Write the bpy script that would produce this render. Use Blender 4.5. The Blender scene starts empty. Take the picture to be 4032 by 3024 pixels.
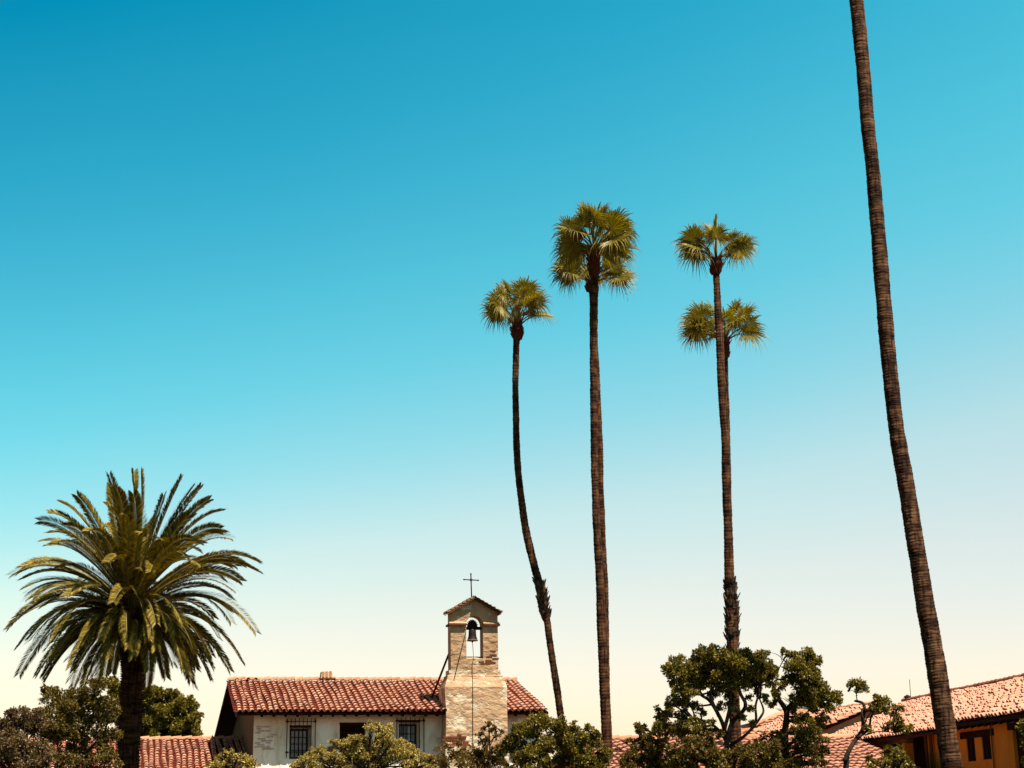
import bpy, math, random
import numpy as np
from mathutils import Vector, Matrix, noise

# ---------------------------------------------------------------- camera, sky, sun, exposure
sc = bpy.context.scene
COL = sc.collection
W, H, F = 4032.0, 3024.0, 6300.0
PITCH, ROLL = math.radians(14.74), -0.017
cam_d = bpy.data.cameras.new('camera'); cam = bpy.data.objects.new('camera', cam_d); COL.objects.link(cam)
cam_d.sensor_width = 36.0; cam_d.lens = 36.0 * F / W; cam_d.clip_start = 0.1; cam_d.clip_end = 6000
CAM = Vector((0, 0, 1.6))
RM = Matrix.Rotation(math.pi / 2 + PITCH, 3, 'X') @ Matrix.Rotation(ROLL, 3, 'Z')
cam.matrix_world = Matrix.Translation(CAM) @ RM.to_4x4()
sc.camera = cam
sc.view_settings.view_transform = 'Standard'; sc.view_settings.look = 'None'
sc.view_settings.exposure = 1.5; sc.view_settings.gamma = 1.0

SUN = Vector((0.34, -0.34, 1.0)).normalized()
EL = math.asin(SUN.z); AZ = math.atan2(SUN.x, SUN.y)
world = bpy.data.worlds.new('World'); sc.world = world; world.use_nodes = True
nt = world.node_tree; nt.nodes.clear()
def N(t, **k):
    n = nt.nodes.new(t)
    for a, b in k.items(): setattr(n, a, b)
    return n
wo = N('ShaderNodeOutputWorld'); bg = N('ShaderNodeBackground'); sky = N('ShaderNodeTexSky')
sky.sky_type = 'NISHITA'; sky.sun_disc = False; sky.sun_elevation = EL; sky.sun_rotation = AZ
sky.air_density = 1.0; sky.dust_density = 1.0; sky.ozone_density = 1.0
tc = N('ShaderNodeTexCoord'); sp = N('ShaderNodeSeparateXYZ'); nt.links.new(tc.outputs['Generated'], sp.inputs[0])
SKA, SKB = 0.5, 0.06   # the side away from the sun (picture left) is the deeper blue
ma = N('ShaderNodeMath', operation='MULTIPLY_ADD'); ma.inputs[1].default_value = SKA; ma.inputs[2].default_value = SKB
nt.links.new(sp.outputs['Z'], ma.inputs[0])
mb_ = N('ShaderNodeMath', operation='MULTIPLY'); nt.links.new(ma.outputs[0], mb_.inputs[0]); nt.links.new(sp.outputs['X'], mb_.inputs[1])
m1 = N('ShaderNodeMath', operation='SUBTRACT'); nt.links.new(sp.outputs['Z'], m1.inputs[0]); nt.links.new(mb_.outputs[0], m1.inputs[1])
nz = N('ShaderNodeTexNoise'); nz.inputs['Scale'].default_value = 3.0; nz.inputs['Detail'].default_value = 3
nt.links.new(tc.outputs['Generated'], nz.inputs['Vector'])
m2 = N('ShaderNodeMath', operation='MULTIPLY_ADD'); m2.inputs[1].default_value = 0.035
nt.links.new(nz.outputs['Fac'], m2.inputs[0]); nt.links.new(m1.outputs[0], m2.inputs[2])
m3 = N('ShaderNodeMath', operation='MULTIPLY'); m3.inputs[1].default_value = 1.3
nt.links.new(m2.outputs[0], m3.inputs[0])
ramp = N('ShaderNodeValToRGB'); nt.links.new(m3.outputs[0], ramp.inputs[0])
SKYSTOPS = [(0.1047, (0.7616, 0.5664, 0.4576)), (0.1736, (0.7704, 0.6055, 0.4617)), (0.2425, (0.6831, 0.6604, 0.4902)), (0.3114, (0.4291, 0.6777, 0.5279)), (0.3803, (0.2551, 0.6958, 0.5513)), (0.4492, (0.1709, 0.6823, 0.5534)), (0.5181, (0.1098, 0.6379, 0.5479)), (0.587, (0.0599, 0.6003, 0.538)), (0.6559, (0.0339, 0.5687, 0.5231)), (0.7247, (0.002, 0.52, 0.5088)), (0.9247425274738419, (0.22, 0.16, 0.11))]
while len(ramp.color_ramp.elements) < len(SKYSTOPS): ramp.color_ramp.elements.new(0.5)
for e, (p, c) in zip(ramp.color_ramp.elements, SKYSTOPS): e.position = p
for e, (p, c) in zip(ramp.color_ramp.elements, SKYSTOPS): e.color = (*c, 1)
mx = N('ShaderNodeVectorMath', operation='MULTIPLY')
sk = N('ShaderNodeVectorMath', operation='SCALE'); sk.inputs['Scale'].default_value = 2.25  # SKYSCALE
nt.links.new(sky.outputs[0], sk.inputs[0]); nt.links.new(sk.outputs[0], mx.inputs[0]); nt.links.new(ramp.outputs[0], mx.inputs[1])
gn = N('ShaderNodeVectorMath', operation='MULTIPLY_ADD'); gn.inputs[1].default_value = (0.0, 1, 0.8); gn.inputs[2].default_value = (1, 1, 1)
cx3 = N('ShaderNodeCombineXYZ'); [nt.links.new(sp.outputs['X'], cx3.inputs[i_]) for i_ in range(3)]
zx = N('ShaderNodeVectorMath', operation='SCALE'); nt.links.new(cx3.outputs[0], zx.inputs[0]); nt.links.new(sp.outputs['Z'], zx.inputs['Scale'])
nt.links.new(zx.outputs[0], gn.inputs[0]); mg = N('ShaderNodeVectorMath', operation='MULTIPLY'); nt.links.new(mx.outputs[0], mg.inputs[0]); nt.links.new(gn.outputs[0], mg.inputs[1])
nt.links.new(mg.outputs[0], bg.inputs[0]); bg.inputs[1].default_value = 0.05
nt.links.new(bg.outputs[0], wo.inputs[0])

sun_d = bpy.data.lights.new('sun', 'SUN'); sun_o = bpy.data.objects.new('sun', sun_d); COL.objects.link(sun_o)
sun_d.energy = 5.0; sun_d.angle = math.radians(0.5); sun_d.color = (1.0, 0.93, 0.80)
sun_o.rotation_euler = SUN.to_track_quat('Z', 'Y').to_euler()

# ---------------------------------------------------------------- helpers
random.seed(7); rng = np.random.default_rng(7)
def ray(x, y): return RM @ Vector(((x - W / 2) / F, -(y - H / 2) / F, -1.0))
def pt(x, y, d):
    r = ray(x, y); return CAM + r * (d / r.y)
def tag(o, label=None, cat=None, group=None, kind=None):
    if label: o['label'] = label
    if cat: o['category'] = cat
    if group: o['group'] = group
    if kind: o['kind'] = kind
    return o
def empty(name, loc, rz=0.0):
    o = bpy.data.objects.new(name, None); COL.objects.link(o); o.location = loc; o.rotation_euler = (0, 0, rz)
    o.empty_display_size = 0.3; return o

class MB:
    def __init__(s): s.v = []; s.f = []; s.m = []
    def add(s, vs, fs, m=0):
        b = len(s.v); s.v += [tuple(p) for p in vs]
        for f in fs: s.f.append(tuple(b + i for i in f)); s.m.append(m)
    def box(s, a, b, m=0):
        x0, y0, z0 = a; x1, y1, z1 = b
        s.hexa([(x0,y0,z0),(x1,y0,z0),(x1,y1,z0),(x0,y1,z0),(x0,y0,z1),(x1,y0,z1),(x1,y1,z1),(x0,y1,z1)], m)
    def hexa(s, c, m=0): s.add(c, [(0,3,2,1),(4,5,6,7),(0,1,5,4),(1,2,6,5),(2,3,7,6),(3,0,4,7)], m)
    def prism(s, pts, off, m=0):
        n = len(pts); off = Vector(off)
        a = [Vector(p) for p in pts]; b = [p + off for p in a]
        s.add(a + b, [tuple(range(n)), tuple(range(2*n-1, n-1, -1))] + [(i, i+n, (i+1)%n+n, (i+1)%n) for i in range(n)], m)
    def tube(s, P, R, n=8, m=0, cap=True):
        P = [Vector(p) for p in P]; vs = []; fs = []; L = len(P); ref = None
        for i in range(L):
            t = (P[min(i+1, L-1)] - P[max(i-1, 0)]).normalized()
            if ref is None: ref = t.orthogonal().normalized()
            a = (ref - t * ref.dot(t)).normalized(); ref = a; b = t.cross(a)
            r = R[i] if hasattr(R, '__len__') else R
            for k in range(n):
                q = 2*math.pi*k/n; vs.append(P[i] + (a*math.cos(q) + b*math.sin(q)) * r)
        for i in range(L-1):
            for k in range(n):
                fs.append((i*n+k, i*n+(k+1)%n, (i+1)*n+(k+1)%n, (i+1)*n+k))
        if cap: fs += [tuple(range(n-1, -1, -1)), tuple((L-1)*n+k for k in range(n))]
        s.add(vs, fs, m)
    def lathe(s, prof, c, n=20, m=0):
        vs = []; fs = []; c = Vector(c)
        for r, z in prof:
            for k in range(n):
                q = 2*math.pi*k/n; vs.append(c + Vector((r*math.cos(q), r*math.sin(q), z)))
        for i in range(len(prof)-1):
            for k in range(n): fs.append((i*n+k, i*n+(k+1)%n, (i+1)*n+(k+1)%n, (i+1)*n+k))
        s.add(vs, fs, m)
    def build(s, name, mats, parent=None, org=None, smooth=False):
        me = bpy.data.meshes.new(name)
        v = s.v
        if org is not None: v = [(p[0]-org[0], p[1]-org[1], p[2]-org[2]) for p in v]
        me.from_pydata(v, [], s.f); me.update()
        if not isinstance(mats, (list, tuple)): mats = [mats]
        for m_ in mats: me.materials.append(m_)
        if len(mats) > 1: me.polygons.foreach_set('material_index', s.m)
        if smooth: me.polygons.foreach_set('use_smooth', [True]*len(s.f))
        o = bpy.data.objects.new(name, me); COL.objects.link(o)
        if parent: o.parent = parent
        return o

# ---------------------------------------------------------------- materials
ALB = 0.46
def mat(name, c1, c2=None, rough=0.85, scale=2.0, bump=0.0, bscale=20.0, isl=None, spec=0.06, trans=0.0, stretch=(1,1,1), detail=5.0, contrast=0.25, metal=0.0, third=None):
    m = bpy.data.materials.new(name); m.use_nodes = True; t = m.node_tree; t.nodes.clear()
    def n(k, **a):
        x = t.nodes.new(k)
        for q, w_ in a.items(): setattr(x, q, w_)
        return x
    out = n('ShaderNodeOutputMaterial'); b = n('ShaderNodeBsdfPrincipled')
    b.inputs['Roughness'].default_value = rough; b.inputs['Specular IOR Level'].default_value = spec; b.inputs['Metallic'].default_value = metal
    tcn = n('ShaderNodeTexCoord'); mp = n('ShaderNodeMapping'); mp.inputs['Scale'].default_value = stretch
    t.links.new(tcn.outputs['Object'], mp.inputs[0])
    c2 = c2 or tuple(x*0.75 for x in c1)
    c1 = tuple(x*ALB for x in c1); c2 = tuple(x*ALB for x in c2)
    no = n('ShaderNodeTexNoise'); no.inputs['Scale'].default_value = scale; no.inputs['Detail'].default_value = detail
    t.links.new(mp.outputs[0], no.inputs['Vector'])
    r = n('ShaderNodeValToRGB'); r.color_ramp.elements[0].position = 0.5-contrast; r.color_ramp.elements[1].position = 0.5+contrast
    r.color_ramp.elements[0].color = (*c1, 1); r.color_ramp.elements[1].color = (*c2, 1)
    if third:
        e = r.color_ramp.elements.new(third[0]); e.color = (*third[1], 1)
    t.links.new(no.outputs['Fac'], r.inputs[0]); colr = r.outputs[0]
    if isl:
        g = n('ShaderNodeNewGeometry'); r2 = n('ShaderNodeValToRGB'); t.links.new(g.outputs['Random Per Island'], r2.inputs[0])
        els = r2.color_ramp.elements
        while len(els) < len(isl): els.new(0.5)
        for i, e in enumerate(els): e.position = i/(len(isl)-1)
        for i, e in enumerate(els): e.color = (*isl[i], 1)
        mxn = n('ShaderNodeMixRGB', blend_type='MULTIPLY'); mxn.inputs[0].default_value = 1.0
        t.links.new(colr, mxn.inputs[1]); t.links.new(r2.outputs[0], mxn.inputs[2]); colr = mxn.outputs[0]
    t.links.new(colr, b.inputs['Base Color'])
    if bump:
        nb = n('ShaderNodeTexNoise'); nb.inputs['Scale'].default_value = bscale; nb.inputs['Detail'].default_value = 4
        t.links.new(mp.outputs[0], nb.inputs['Vector'])
        bp = n('ShaderNodeBump'); bp.inputs['Strength'].default_value = 1.0; bp.inputs['Distance'].default_value = bump
        t.links.new(nb.outputs['Fac'], bp.inputs['Height']); t.links.new(bp.outputs[0], b.inputs['Normal'])
    sh = b.outputs[0]
    if trans:
        tr = n('ShaderNodeBsdfTranslucent'); ms = n('ShaderNodeMixShader'); ms.inputs[0].default_value = trans
        hs = n('ShaderNodeHueSaturation'); hs.inputs['Saturation'].default_value = 1.15; hs.inputs['Value'].default_value = 1.6
        t.links.new(colr, hs.inputs['Color']); t.links.new(hs.outputs[0], tr.inputs[0])
        t.links.new(sh, ms.inputs[1]); t.links.new(tr.outputs[0], ms.inputs[2]); sh = ms.outputs[0]
    t.links.new(sh, out.inputs[0]); return m
ISL = [(1.0,1.0,1.0),(0.85,0.74,0.68),(1.05,1.0,0.92),(0.92,0.82,0.78),(1.08,1.12,1.05),(0.80,0.66,0.60),(1.0,0.9,0.82)]
M_tile = mat('clay_tile', (0.93,0.52,0.385), (0.70,0.32,0.21), scale=6, bump=0.01, bscale=30, isl=ISL, rough=0.9)
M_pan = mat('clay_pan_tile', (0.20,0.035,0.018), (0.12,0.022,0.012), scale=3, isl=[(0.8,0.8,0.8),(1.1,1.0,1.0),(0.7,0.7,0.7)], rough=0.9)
M_ridge = mat('ridge_tile_clay', (0.80,0.42,0.24), (0.62,0.28,0.16), scale=5, isl=ISL, bump=0.01, rough=0.9)
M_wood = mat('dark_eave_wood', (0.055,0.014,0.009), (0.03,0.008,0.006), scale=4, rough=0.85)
M_frame = mat('brown_window_wood', (0.075,0.022,0.014), (0.04,0.012,0.009), scale=5, rough=0.7)
M_wall = mat('weathered_white_plaster', (1.78,1.40,1.18), (1.55,1.12,0.88), scale=1.3, bump=0.05, bscale=4, contrast=0.12, detail=9, third=(0.72,(0.40,0.22,0.10)))
def add_streaks(m, col, th):
    t = m.node_tree; b = [n for n in t.nodes if n.type == 'BSDF_PRINCIPLED'][0]; src = b.inputs['Base Color'].links[0].from_socket; tcn = [n for n in t.nodes if n.type == 'TEX_COORD'][0]
    mp = t.nodes.new('ShaderNodeMapping'); mp.inputs['Scale'].default_value = (1.6, 1.6, .45); mp.inputs['Location'].default_value = (3.1, 0, 1.7); t.links.new(tcn.outputs['Object'], mp.inputs[0])
    vn = t.nodes.new('ShaderNodeTexNoise'); vn.inputs['Scale'].default_value = 1.0; vn.inputs['Detail'].default_value = 8; vn.inputs['Roughness'].default_value = .62; t.links.new(mp.outputs[0], vn.inputs[0])
    r = t.nodes.new('ShaderNodeValToRGB'); r.color_ramp.elements[0].position = th; r.color_ramp.elements[1].position = th+.16; r.color_ramp.elements[0].color = (0,0,0,1); r.color_ramp.elements[1].color = (.8,.8,.8,1)
    t.links.new(vn.outputs['Fac'], r.inputs[0]); x = t.nodes.new('ShaderNodeMixRGB'); t.links.new(r.outputs[0], x.inputs[0]); t.links.new(src, x.inputs[1]); x.inputs[2].default_value = (*col, 1); t.links.new(x.outputs[0], b.inputs['Base Color'])
add_streaks(M_wall, (0.42, 0.25, 0.13), .52)
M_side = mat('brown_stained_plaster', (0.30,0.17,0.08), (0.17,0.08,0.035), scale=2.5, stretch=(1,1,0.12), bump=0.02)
M_iron = mat('black_iron', (0.03,0.02,0.02), (0.05,0.025,0.02), rough=0.6, scale=8)
M_glass = mat('grey_window_glass', (0.30,0.30,0.28), (0.22,0.22,0.21), rough=0.25, spec=0.6, scale=1.0)
M_curtain = mat('white_curtain', (0.75,0.75,0.72), (0.35,0.33,0.32), rough=0.9, scale=9, stretch=(1,1,0.02), contrast=0.1)
M_darkglass = mat('dark_window_glass', (0.025,0.010,0.007), rough=0.8, spec=0.05)
M_ochre = mat('ochre_plaster', (1.32,0.41,0.045), (1.08,0.30,0.032), scale=1.5, bump=0.02, bscale=6, detail=8)
add_streaks(M_ochre, (0.30, 0.10, 0.022), .54)
M_pink = mat('pink_plaster', (0.95,0.50,0.28), (0.85,0.42,0.23), scale=2, bump=0.02)
M_brick = mat('old_red_brick', (0.34,0.10,0.045), (0.20,0.06,0.03), scale=6, isl=ISL, bump=0.02)
M_faded = mat('lime_washed_brick', (1.15,0.82,0.68), (0.9,0.6,0.48), scale=6, isl=ISL, bump=0.02)
M_bell = mat('bronze_bell_metal', (0.022,0.010,0.008), (0.035,0.018,0.012), rough=0.55, spec=0.12, scale=6)
M_bellrim = mat('patinated_bell_rim', (0.22,0.15,0.07), (0.12,0.08,0.035), rough=0.5, scale=9)
M_rope = mat('rope_fibre', (0.10,0.05,0.035), rough=0.9)
M_pvc = mat('downpipe_paint', (0.36,0.17,0.06), (0.26,0.11,0.04), rough=0.5)
M_ground = mat('dry_soil_and_grass', (0.16,0.11,0.06), (0.07,0.08,0.03), scale=0.6, bump=0.05, bscale=3)
M_bark = mat('grey_brown_bark', (0.07,0.04,0.028), (0.035,0.018,0.012), scale=9, bump=0.03, bscale=25)
M_palebark = mat('pale_branch_bark', (0.16,0.11,0.08), (0.03,0.014,0.010), scale=6, bump=0.03, bscale=25, contrast=0.1)
M_cement = mat('chimney_mortar', (0.75,0.66,0.50), (0.6,0.5,0.38), scale=5, bump=0.02)
M_terra = mat('orange_terracotta', (0.68,0.30,0.11), (0.55,0.22,0.08), scale=4)
M_boots = mat('reddish_palm_boots', (0.17,0.045,0.025), (0.09,0.025,0.015), scale=6, isl=ISL)
M_oldboots = mat('grey_palm_leaf_bases', (0.34,0.25,0.18), (0.06,0.03,0.02), scale=5, isl=[(1,1,1),(0.25,0.2,0.17),(0.5,0.45,0.4),(0.2,0.16,0.14),(1.2,1.1,1.0)], contrast=0.12)

def bandmat(name, c1, c2, zs, bump=0.03):
    m = mat(name, c1, c2, scale=1.0, stretch=(2.5,2.5,zs), bump=bump, bscale=2.0, contrast=0.16, detail=6, rough=0.9)
    t = m.node_tree; b = [n for n in t.nodes if n.type == 'BSDF_PRINCIPLED'][0]; cr = [n for n in t.nodes if n.type == 'VALTORGB'][0]
    mp = t.nodes.new('ShaderNodeMapping'); mp.inputs['Scale'].default_value = (16, 16, 2.2); tcn = [n for n in t.nodes if n.type == 'TEX_COORD'][0]
    t.links.new(tcn.outputs['Object'], mp.inputs[0]); vn = t.nodes.new('ShaderNodeTexNoise'); vn.inputs['Scale'].default_value = 1.0; vn.inputs['Detail'].default_value = 5; t.links.new(mp.outputs[0], vn.inputs[0])
    r = t.nodes.new('ShaderNodeValToRGB'); r.color_ramp.elements[0].position = .36; r.color_ramp.elements[1].position = .56; r.color_ramp.elements[0].color = (.30,.24,.2,1); r.color_ramp.elements[1].color = (1.25,1.2,1.15,1)
    t.links.new(vn.outputs['Fac'], r.inputs[0]); x = t.nodes.new('ShaderNodeMixRGB'); x.blend_type = 'MULTIPLY'; x.inputs[0].default_value = 1; t.links.new(cr.outputs[0], x.inputs[1]); t.links.new(r.outputs[0], x.inputs[2]); t.links.new(x.outputs[0], b.inputs['Base Color'])
    return m
M_trunk = bandmat('ringed_palm_trunk', (0.125,0.055,0.025), (0.026,0.008,0.004), 5.0)
M_trunknear = bandmat('near_palm_trunk', (0.15,0.072,0.036), (0.022,0.008,0.004), 7.0, 0.05)
M_datetrunk = bandmat('date_palm_trunk', (0.13,0.06,0.03), (0.02,0.006,0.004), 10.0, 0.06)

# tower plaster: cream render with worn bright patches and rough horizontal courses
def tower_mat(name='worn_tan_tower_render', th=0.55):
    m = mat(name, (0.70,0.43,0.25), (0.52,0.30,0.16), scale=1.6, bump=0.0, detail=8, contrast=0.14)
    t = m.node_tree; b = [n for n in t.nodes if n.type == 'BSDF_PRINCIPLED'][0]; cr = [n for n in t.nodes if n.type == 'VALTORGB'][0]
    mp = [n for n in t.nodes if n.type == 'MAPPING'][0]
    a = t.nodes.new('ShaderNodeTexNoise'); a.inputs['Scale'].default_value = 1.3; a.inputs['Detail'].default_value = 9; a.inputs['Roughness'].default_value = 0.65
    m2 = t.nodes.new('ShaderNodeMapping'); m2.inputs['Scale'].default_value = (1,1,1.3); t.links.new(mp.outputs[0], m2.inputs[0]); t.links.new(m2.outputs[0], a.inputs[0])
    r = t.nodes.new('ShaderNodeValToRGB'); r.color_ramp.elements[0].position = th; r.color_ramp.elements[1].position = th+.07
    t.links.new(a.outputs['Fac'], r.inputs[0])
    x = t.nodes.new('ShaderNodeMixRGB'); t.links.new(r.outputs[0], x.inputs[0]); t.links.new(cr.outputs[0], x.inputs[1]); x.inputs[2].default_value = (0.40,0.305,0.21,1)
    t.links.new(x.outputs[0], b.inputs['Base Color'])
    nb = t.nodes.new('ShaderNodeTexNoise'); nb.inputs['Scale'].default_value = 3.5; nb.inputs['Detail'].default_value = 7
    m3_ = t.nodes.new('ShaderNodeMapping'); m3_.inputs['Scale'].default_value = (1.0,1.0,1.7); t.links.new(mp.outputs[0], m3_.inputs[0]); t.links.new(m3_.outputs[0], nb.inputs[0])
    ad = t.nodes.new('ShaderNodeMath'); ad.operation = 'MULTIPLY_ADD'; ad.inputs[1].default_value = -0.25
    t.links.new(r.outputs[0], ad.inputs[0]); t.links.new(nb.outputs['Fac'], ad.inputs[2])
    bp = t.nodes.new('ShaderNodeBump'); bp.inputs['Distance'].default_value = 0.09; t.links.new(ad.outputs[0], bp.inputs['Height']); t.links.new(bp.outputs[0], b.inputs['Normal'])
    return m
M_tower = tower_mat()
M_tower2 = tower_mat('bright_worn_tower_render', 0.46)

def leafmat(name, cols, trans=0.2, rough=0.5, spec=0.16):
    m = mat(name, (1.08,1.08,1.08), (0.62,0.60,0.58), scale=1.2, isl=cols, trans=trans, rough=rough, spec=spec)
    return m
L_dark = leafmat('dark_olive_leaf', [(0.135,0.092,0.0102),(0.225,0.150,0.0143),(0.068,0.037,0.0071),(0.330,0.221,0.0255),(0.135,0.078,0.0122),(0.225,0.131,0.0204),(0.720,0.548,0.2040)])  # tree lists: darkest and palest tones put shadow and sun specks into the colour
L_olive = leafmat('green_olive_leaf', [(0.184,0.141,0.0099),(0.306,0.229,0.0139),(0.092,0.065,0.0079),(0.428,0.311,0.0238),(0.168,0.114,0.0139),(0.796,0.620,0.1980)])
L_grey = leafmat('greyish_shrub_leaf', [(0.449,0.318,0.0495),(0.699,0.497,0.0990),(0.216,0.138,0.0206),(1.032,0.760,0.2145),(0.366,0.235,0.0330),(1.581,1.214,0.4537)])
L_brown = leafmat('brownish_shrub_leaf', [(0.149,0.084,0.0238),(0.253,0.149,0.0515),(0.067,0.036,0.0095),(0.386,0.239,0.1030),(0.112,0.060,0.0139),(0.558,0.389,0.1980)])
L_rust = leafmat('rusty_green_leaf', [(0.180,0.101,0.0134),(0.285,0.143,0.0192),(0.090,0.048,0.0096),(0.360,0.226,0.0288),(0.135,0.065,0.0115),(0.600,0.405,0.1536)])
L_date = leafmat('date_palm_leaflet', [(0.15,0.098,0.008),(0.28,0.185,0.018),(0.06,0.037,0.005),(0.58,0.41,0.055),(0.16,0.10,0.010),(0.80,0.60,0.12)], trans=0.12, spec=0.06, rough=0.6)
L_rachis = mat('pale_frond_rib', (0.34,0.26,0.11), (0.25,0.18,0.07), rough=0.5)
L_fan = leafmat('fan_palm_leaf', [(0.277,0.219,0.0243),(0.436,0.333,0.0378),(0.158,0.119,0.0162),(0.594,0.438,0.0540)], trans=0.28, rough=0.45, spec=0.16)
L_far = leafmat('grey_green_far_palm', [(0.25,0.30,0.20),(0.35,0.40,0.27),(0.18,0.2,0.12)])

# ---------------------------------------------------------------- ground
g = MB(); g.add([(-2500,-2500,0),(2500,-2500,0),(2500,2500,0),(-2500,2500,0)], [(0,1,2,3)])
tag(g.build('ground', M_ground), kind='structure')

# ---------------------------------------------------------------- building frame
class Frame:
    """vertical plane frame: u along facade, v into depth, w up"""
    def __init__(s, x, y, ang):
        s.o = Vector((x, y, 0)); s.a = ang
        s.u = Vector((math.cos(ang), math.sin(ang), 0)); s.vv = Vector((-math.sin(ang), math.cos(ang), 0))
    def uw(s, px, py, v):
        r = ray(px, py); t = (v - (CAM - s.o).dot(s.vv)) / r.dot(s.vv); P = CAM + r*t - s.o
        return P.dot(s.u), P.z
    def root(s, name, u=0, v=0): return empty(name, s.o + s.u*u + s.vv*v, s.a)

def tile_roof(mb, O, U, S, nc, nr, pitch, expo, inside=None, taper=1.0):
    """rows of clay cover tiles (mat 0) over pan tiles (mat 1). O eave corner, U along the eave, S up the slope"""
    O = Vector(O); U = Vector(U).normalized(); S = Vector(S).normalized(); Nn = U.cross(S).normalized()
    if Nn.z < 0: Nn = -Nn
    k = 7
    for i in range(nc):
        co = random.uniform(-.08, .08)*pitch; wob = random.uniform(0, 6.28)
        rowoff = random.uniform(-.35, .35)*expo
        for j in range(nr):
            uc = (i + .5)*pitch + co + 0.10*pitch*math.sin(wob + j*0.5); s0 = j*expo + (rowoff if j else 0) + random.uniform(-.06, .06)*expo
            if inside and not inside(uc, s0 + expo*.5): continue
            rl = pitch*.37*random.uniform(.93, 1.07); ru = rl*.84; ln = expo*1.3
            ang = random.uniform(-.03, .03)
            lift = .068 + random.uniform(-.008, .014)
            vs = []
            for (ss, r, lf) in ((s0, rl, lift), (s0+ln, ru, .008)):
                c = O + U*(uc + ang*(ss - s0)) + S*ss + Nn*(lf + .045*noise.noise(Vector((uc*.35, ss*.5, O.x))))
                for q in range(k+1):
                    th = math.pi*q/k; vs.append(c + U*(r*math.cos(th)) + Nn*(r*.92*math.sin(th)))
            c = O + U*uc + S*(s0+.012) + Nn*(lift-.004 + .045*noise.noise(Vector((uc*.35, s0*.5, O.x))))
            for q in range(k+1):
                th = math.pi*q/k; r = rl*.62; vs.append(c + U*(r*math.cos(th)) + Nn*(r*.92*math.sin(th)))
            a = k+1
            fs = [(q, q+1, a+q+1, a+q) for q in range(k)] + [(q+1, q, 2*a+q, 2*a+q+1) for q in range(k)]
            mb.add(vs, fs, 0)
        for j in range(nr):
            uc = i*pitch; s0 = j*expo + random.uniform(-.05, .05)*expo
            if inside and not inside(uc + .5*pitch, s0 + .5*expo): continue
            h = pitch*.42; c0 = O + U*uc + S*s0 + Nn*.035; c1 = O + U*uc + S*(s0 + expo*1.1) + Nn*.004
            mb.add([c0-U*h+Nn*.03, c0-U*h*.4, c0+U*h*.4, c0+U*h+Nn*.03, c1-U*h+Nn*.03, c1-U*h*.4, c1+U*h*.4, c1+U*h+Nn*.03],
                   [(0,1,5,4),(1,2,6,5),(2,3,7,6)], 1)
def ridge_caps(mb, A, B, r=.11, ln=.40, m=2, r2=None):
    A = Vector(A); B = Vector(B); D = (B-A); L = D.length; D.normalize(); Sd = D.cross(Vector((0,0,1))).normalized(); Up = Sd.cross(D)
    n = max(1, int(L/ln)); k = 7
    for i in range(n):
        c0 = A + D*(i*L/n) + Up*(.03 + random.uniform(-.006,.02)); c1 = A + D*((i+1.08)*L/n) + Up*random.uniform(0,.012)
        vs = []
        for c, rr in ((c0, r*1.1), (c1, r*.95)):
            for q in range(k+1):
                th = math.pi*q/k; vs.append(c + Sd*rr*math.cos(th) + Up*rr*math.sin(th))
        vs += [c0 + D*.006 + Sd*r*.8*math.cos(math.pi*q/k) + Up*r*.8*math.sin(math.pi*q/k) for q in range(k+1)]
        a = k+1
        mb.add(vs, [(q+1,q,a+q,a+q+1) for q in range(k)] + [(q,q+1,2*a+q+1,2*a+q) for q in range(k)], m)
def slab(mb, P, th, m):
    """closed slab from 4 top corners"""
    P = [Vector(p) for p in P]; n = (P[1]-P[0]).cross(P[3]-P[0]).normalized()
    if n.z < 0: n = -n
    lo = [p - n*th for p in P]
    mb.add(lo + P, [(0,3,2,1),(4,5,6,7),(0,1,5,4),(1,2,6,5),(2,3,7,6),(3,0,4,7)], m)
def holed_wall(mb, u0, u1, w0, w1, holes, v=0.0, dep=.3, m=0):
    us = sorted({u0, u1, *[h[0] for h in holes], *[h[1] for h in holes]}); ws = sorted({w0, w1, *[h[2] for h in holes], *[h[3] for h in holes]})
    for a, b in zip(us, us[1:]):
        for c, d in zip(ws, ws[1:]):
            mu, mw = (a+b)/2, (c+d)/2
            if any(h[0] < mu < h[1] and h[2] < mw < h[3] for h in holes): continue
            mb.add([(a,v,c),(b,v,c),(b,v,d),(a,v,d)], [(0,1,2,3)], m)
    for (a, b, c, d) in holes:
        mb.add([(a,v,c),(b,v,c),(b,v,d),(a,v,d),(a,v+dep,c),(b,v+dep,c),(b,v+dep,d),(a,v+dep,d)], [(0,4,5,1),(1,5,6,2),(2,6,7,3),(3,7,4,0),(4,7,6,5)], m)

# ---------------------------------------------------------------- main house
TH = math.radians(13.7)
p0 = pt(998, 2900, 63.0); FM = Frame(p0.x, p0.y, TH)
VE, VR, VB = -.80, 4.5, 13.5
WE = FM.uw(1300, 2806, VE)[1]; WR = FM.uw(1300, 2683, VR)[1]; WB = FM.uw(847, 2905, VB)[1]
UL = .5*(FM.uw(933, 2800, VE)[0] + FM.uw(898, 2670, VR)[0]); UR = .5*(FM.uw(2170, 2800, VE)[0] + FM.uw(2026, 2675, VR)[0])
print('MAIN', WE, WR, WB, UL, UR)
house = FM.root('chapel_house')
tag(house, 'whitewashed adobe house with long red clay tile roof and barred windows beside the bell tower', 'house')
w = MB()
hole1 = (FM.uw(1140,2900,0)[0], FM.uw(1224,2900,0)[0], FM.uw(1180,2988,0)[1], FM.uw(1180,2863,0)[1])
hole2 = (FM.uw(1337,2900,0)[0], FM.uw(1440,2900,0)[0], FM.uw(1390,2990,0)[1], FM.uw(1390,2852,0)[1])
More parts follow.
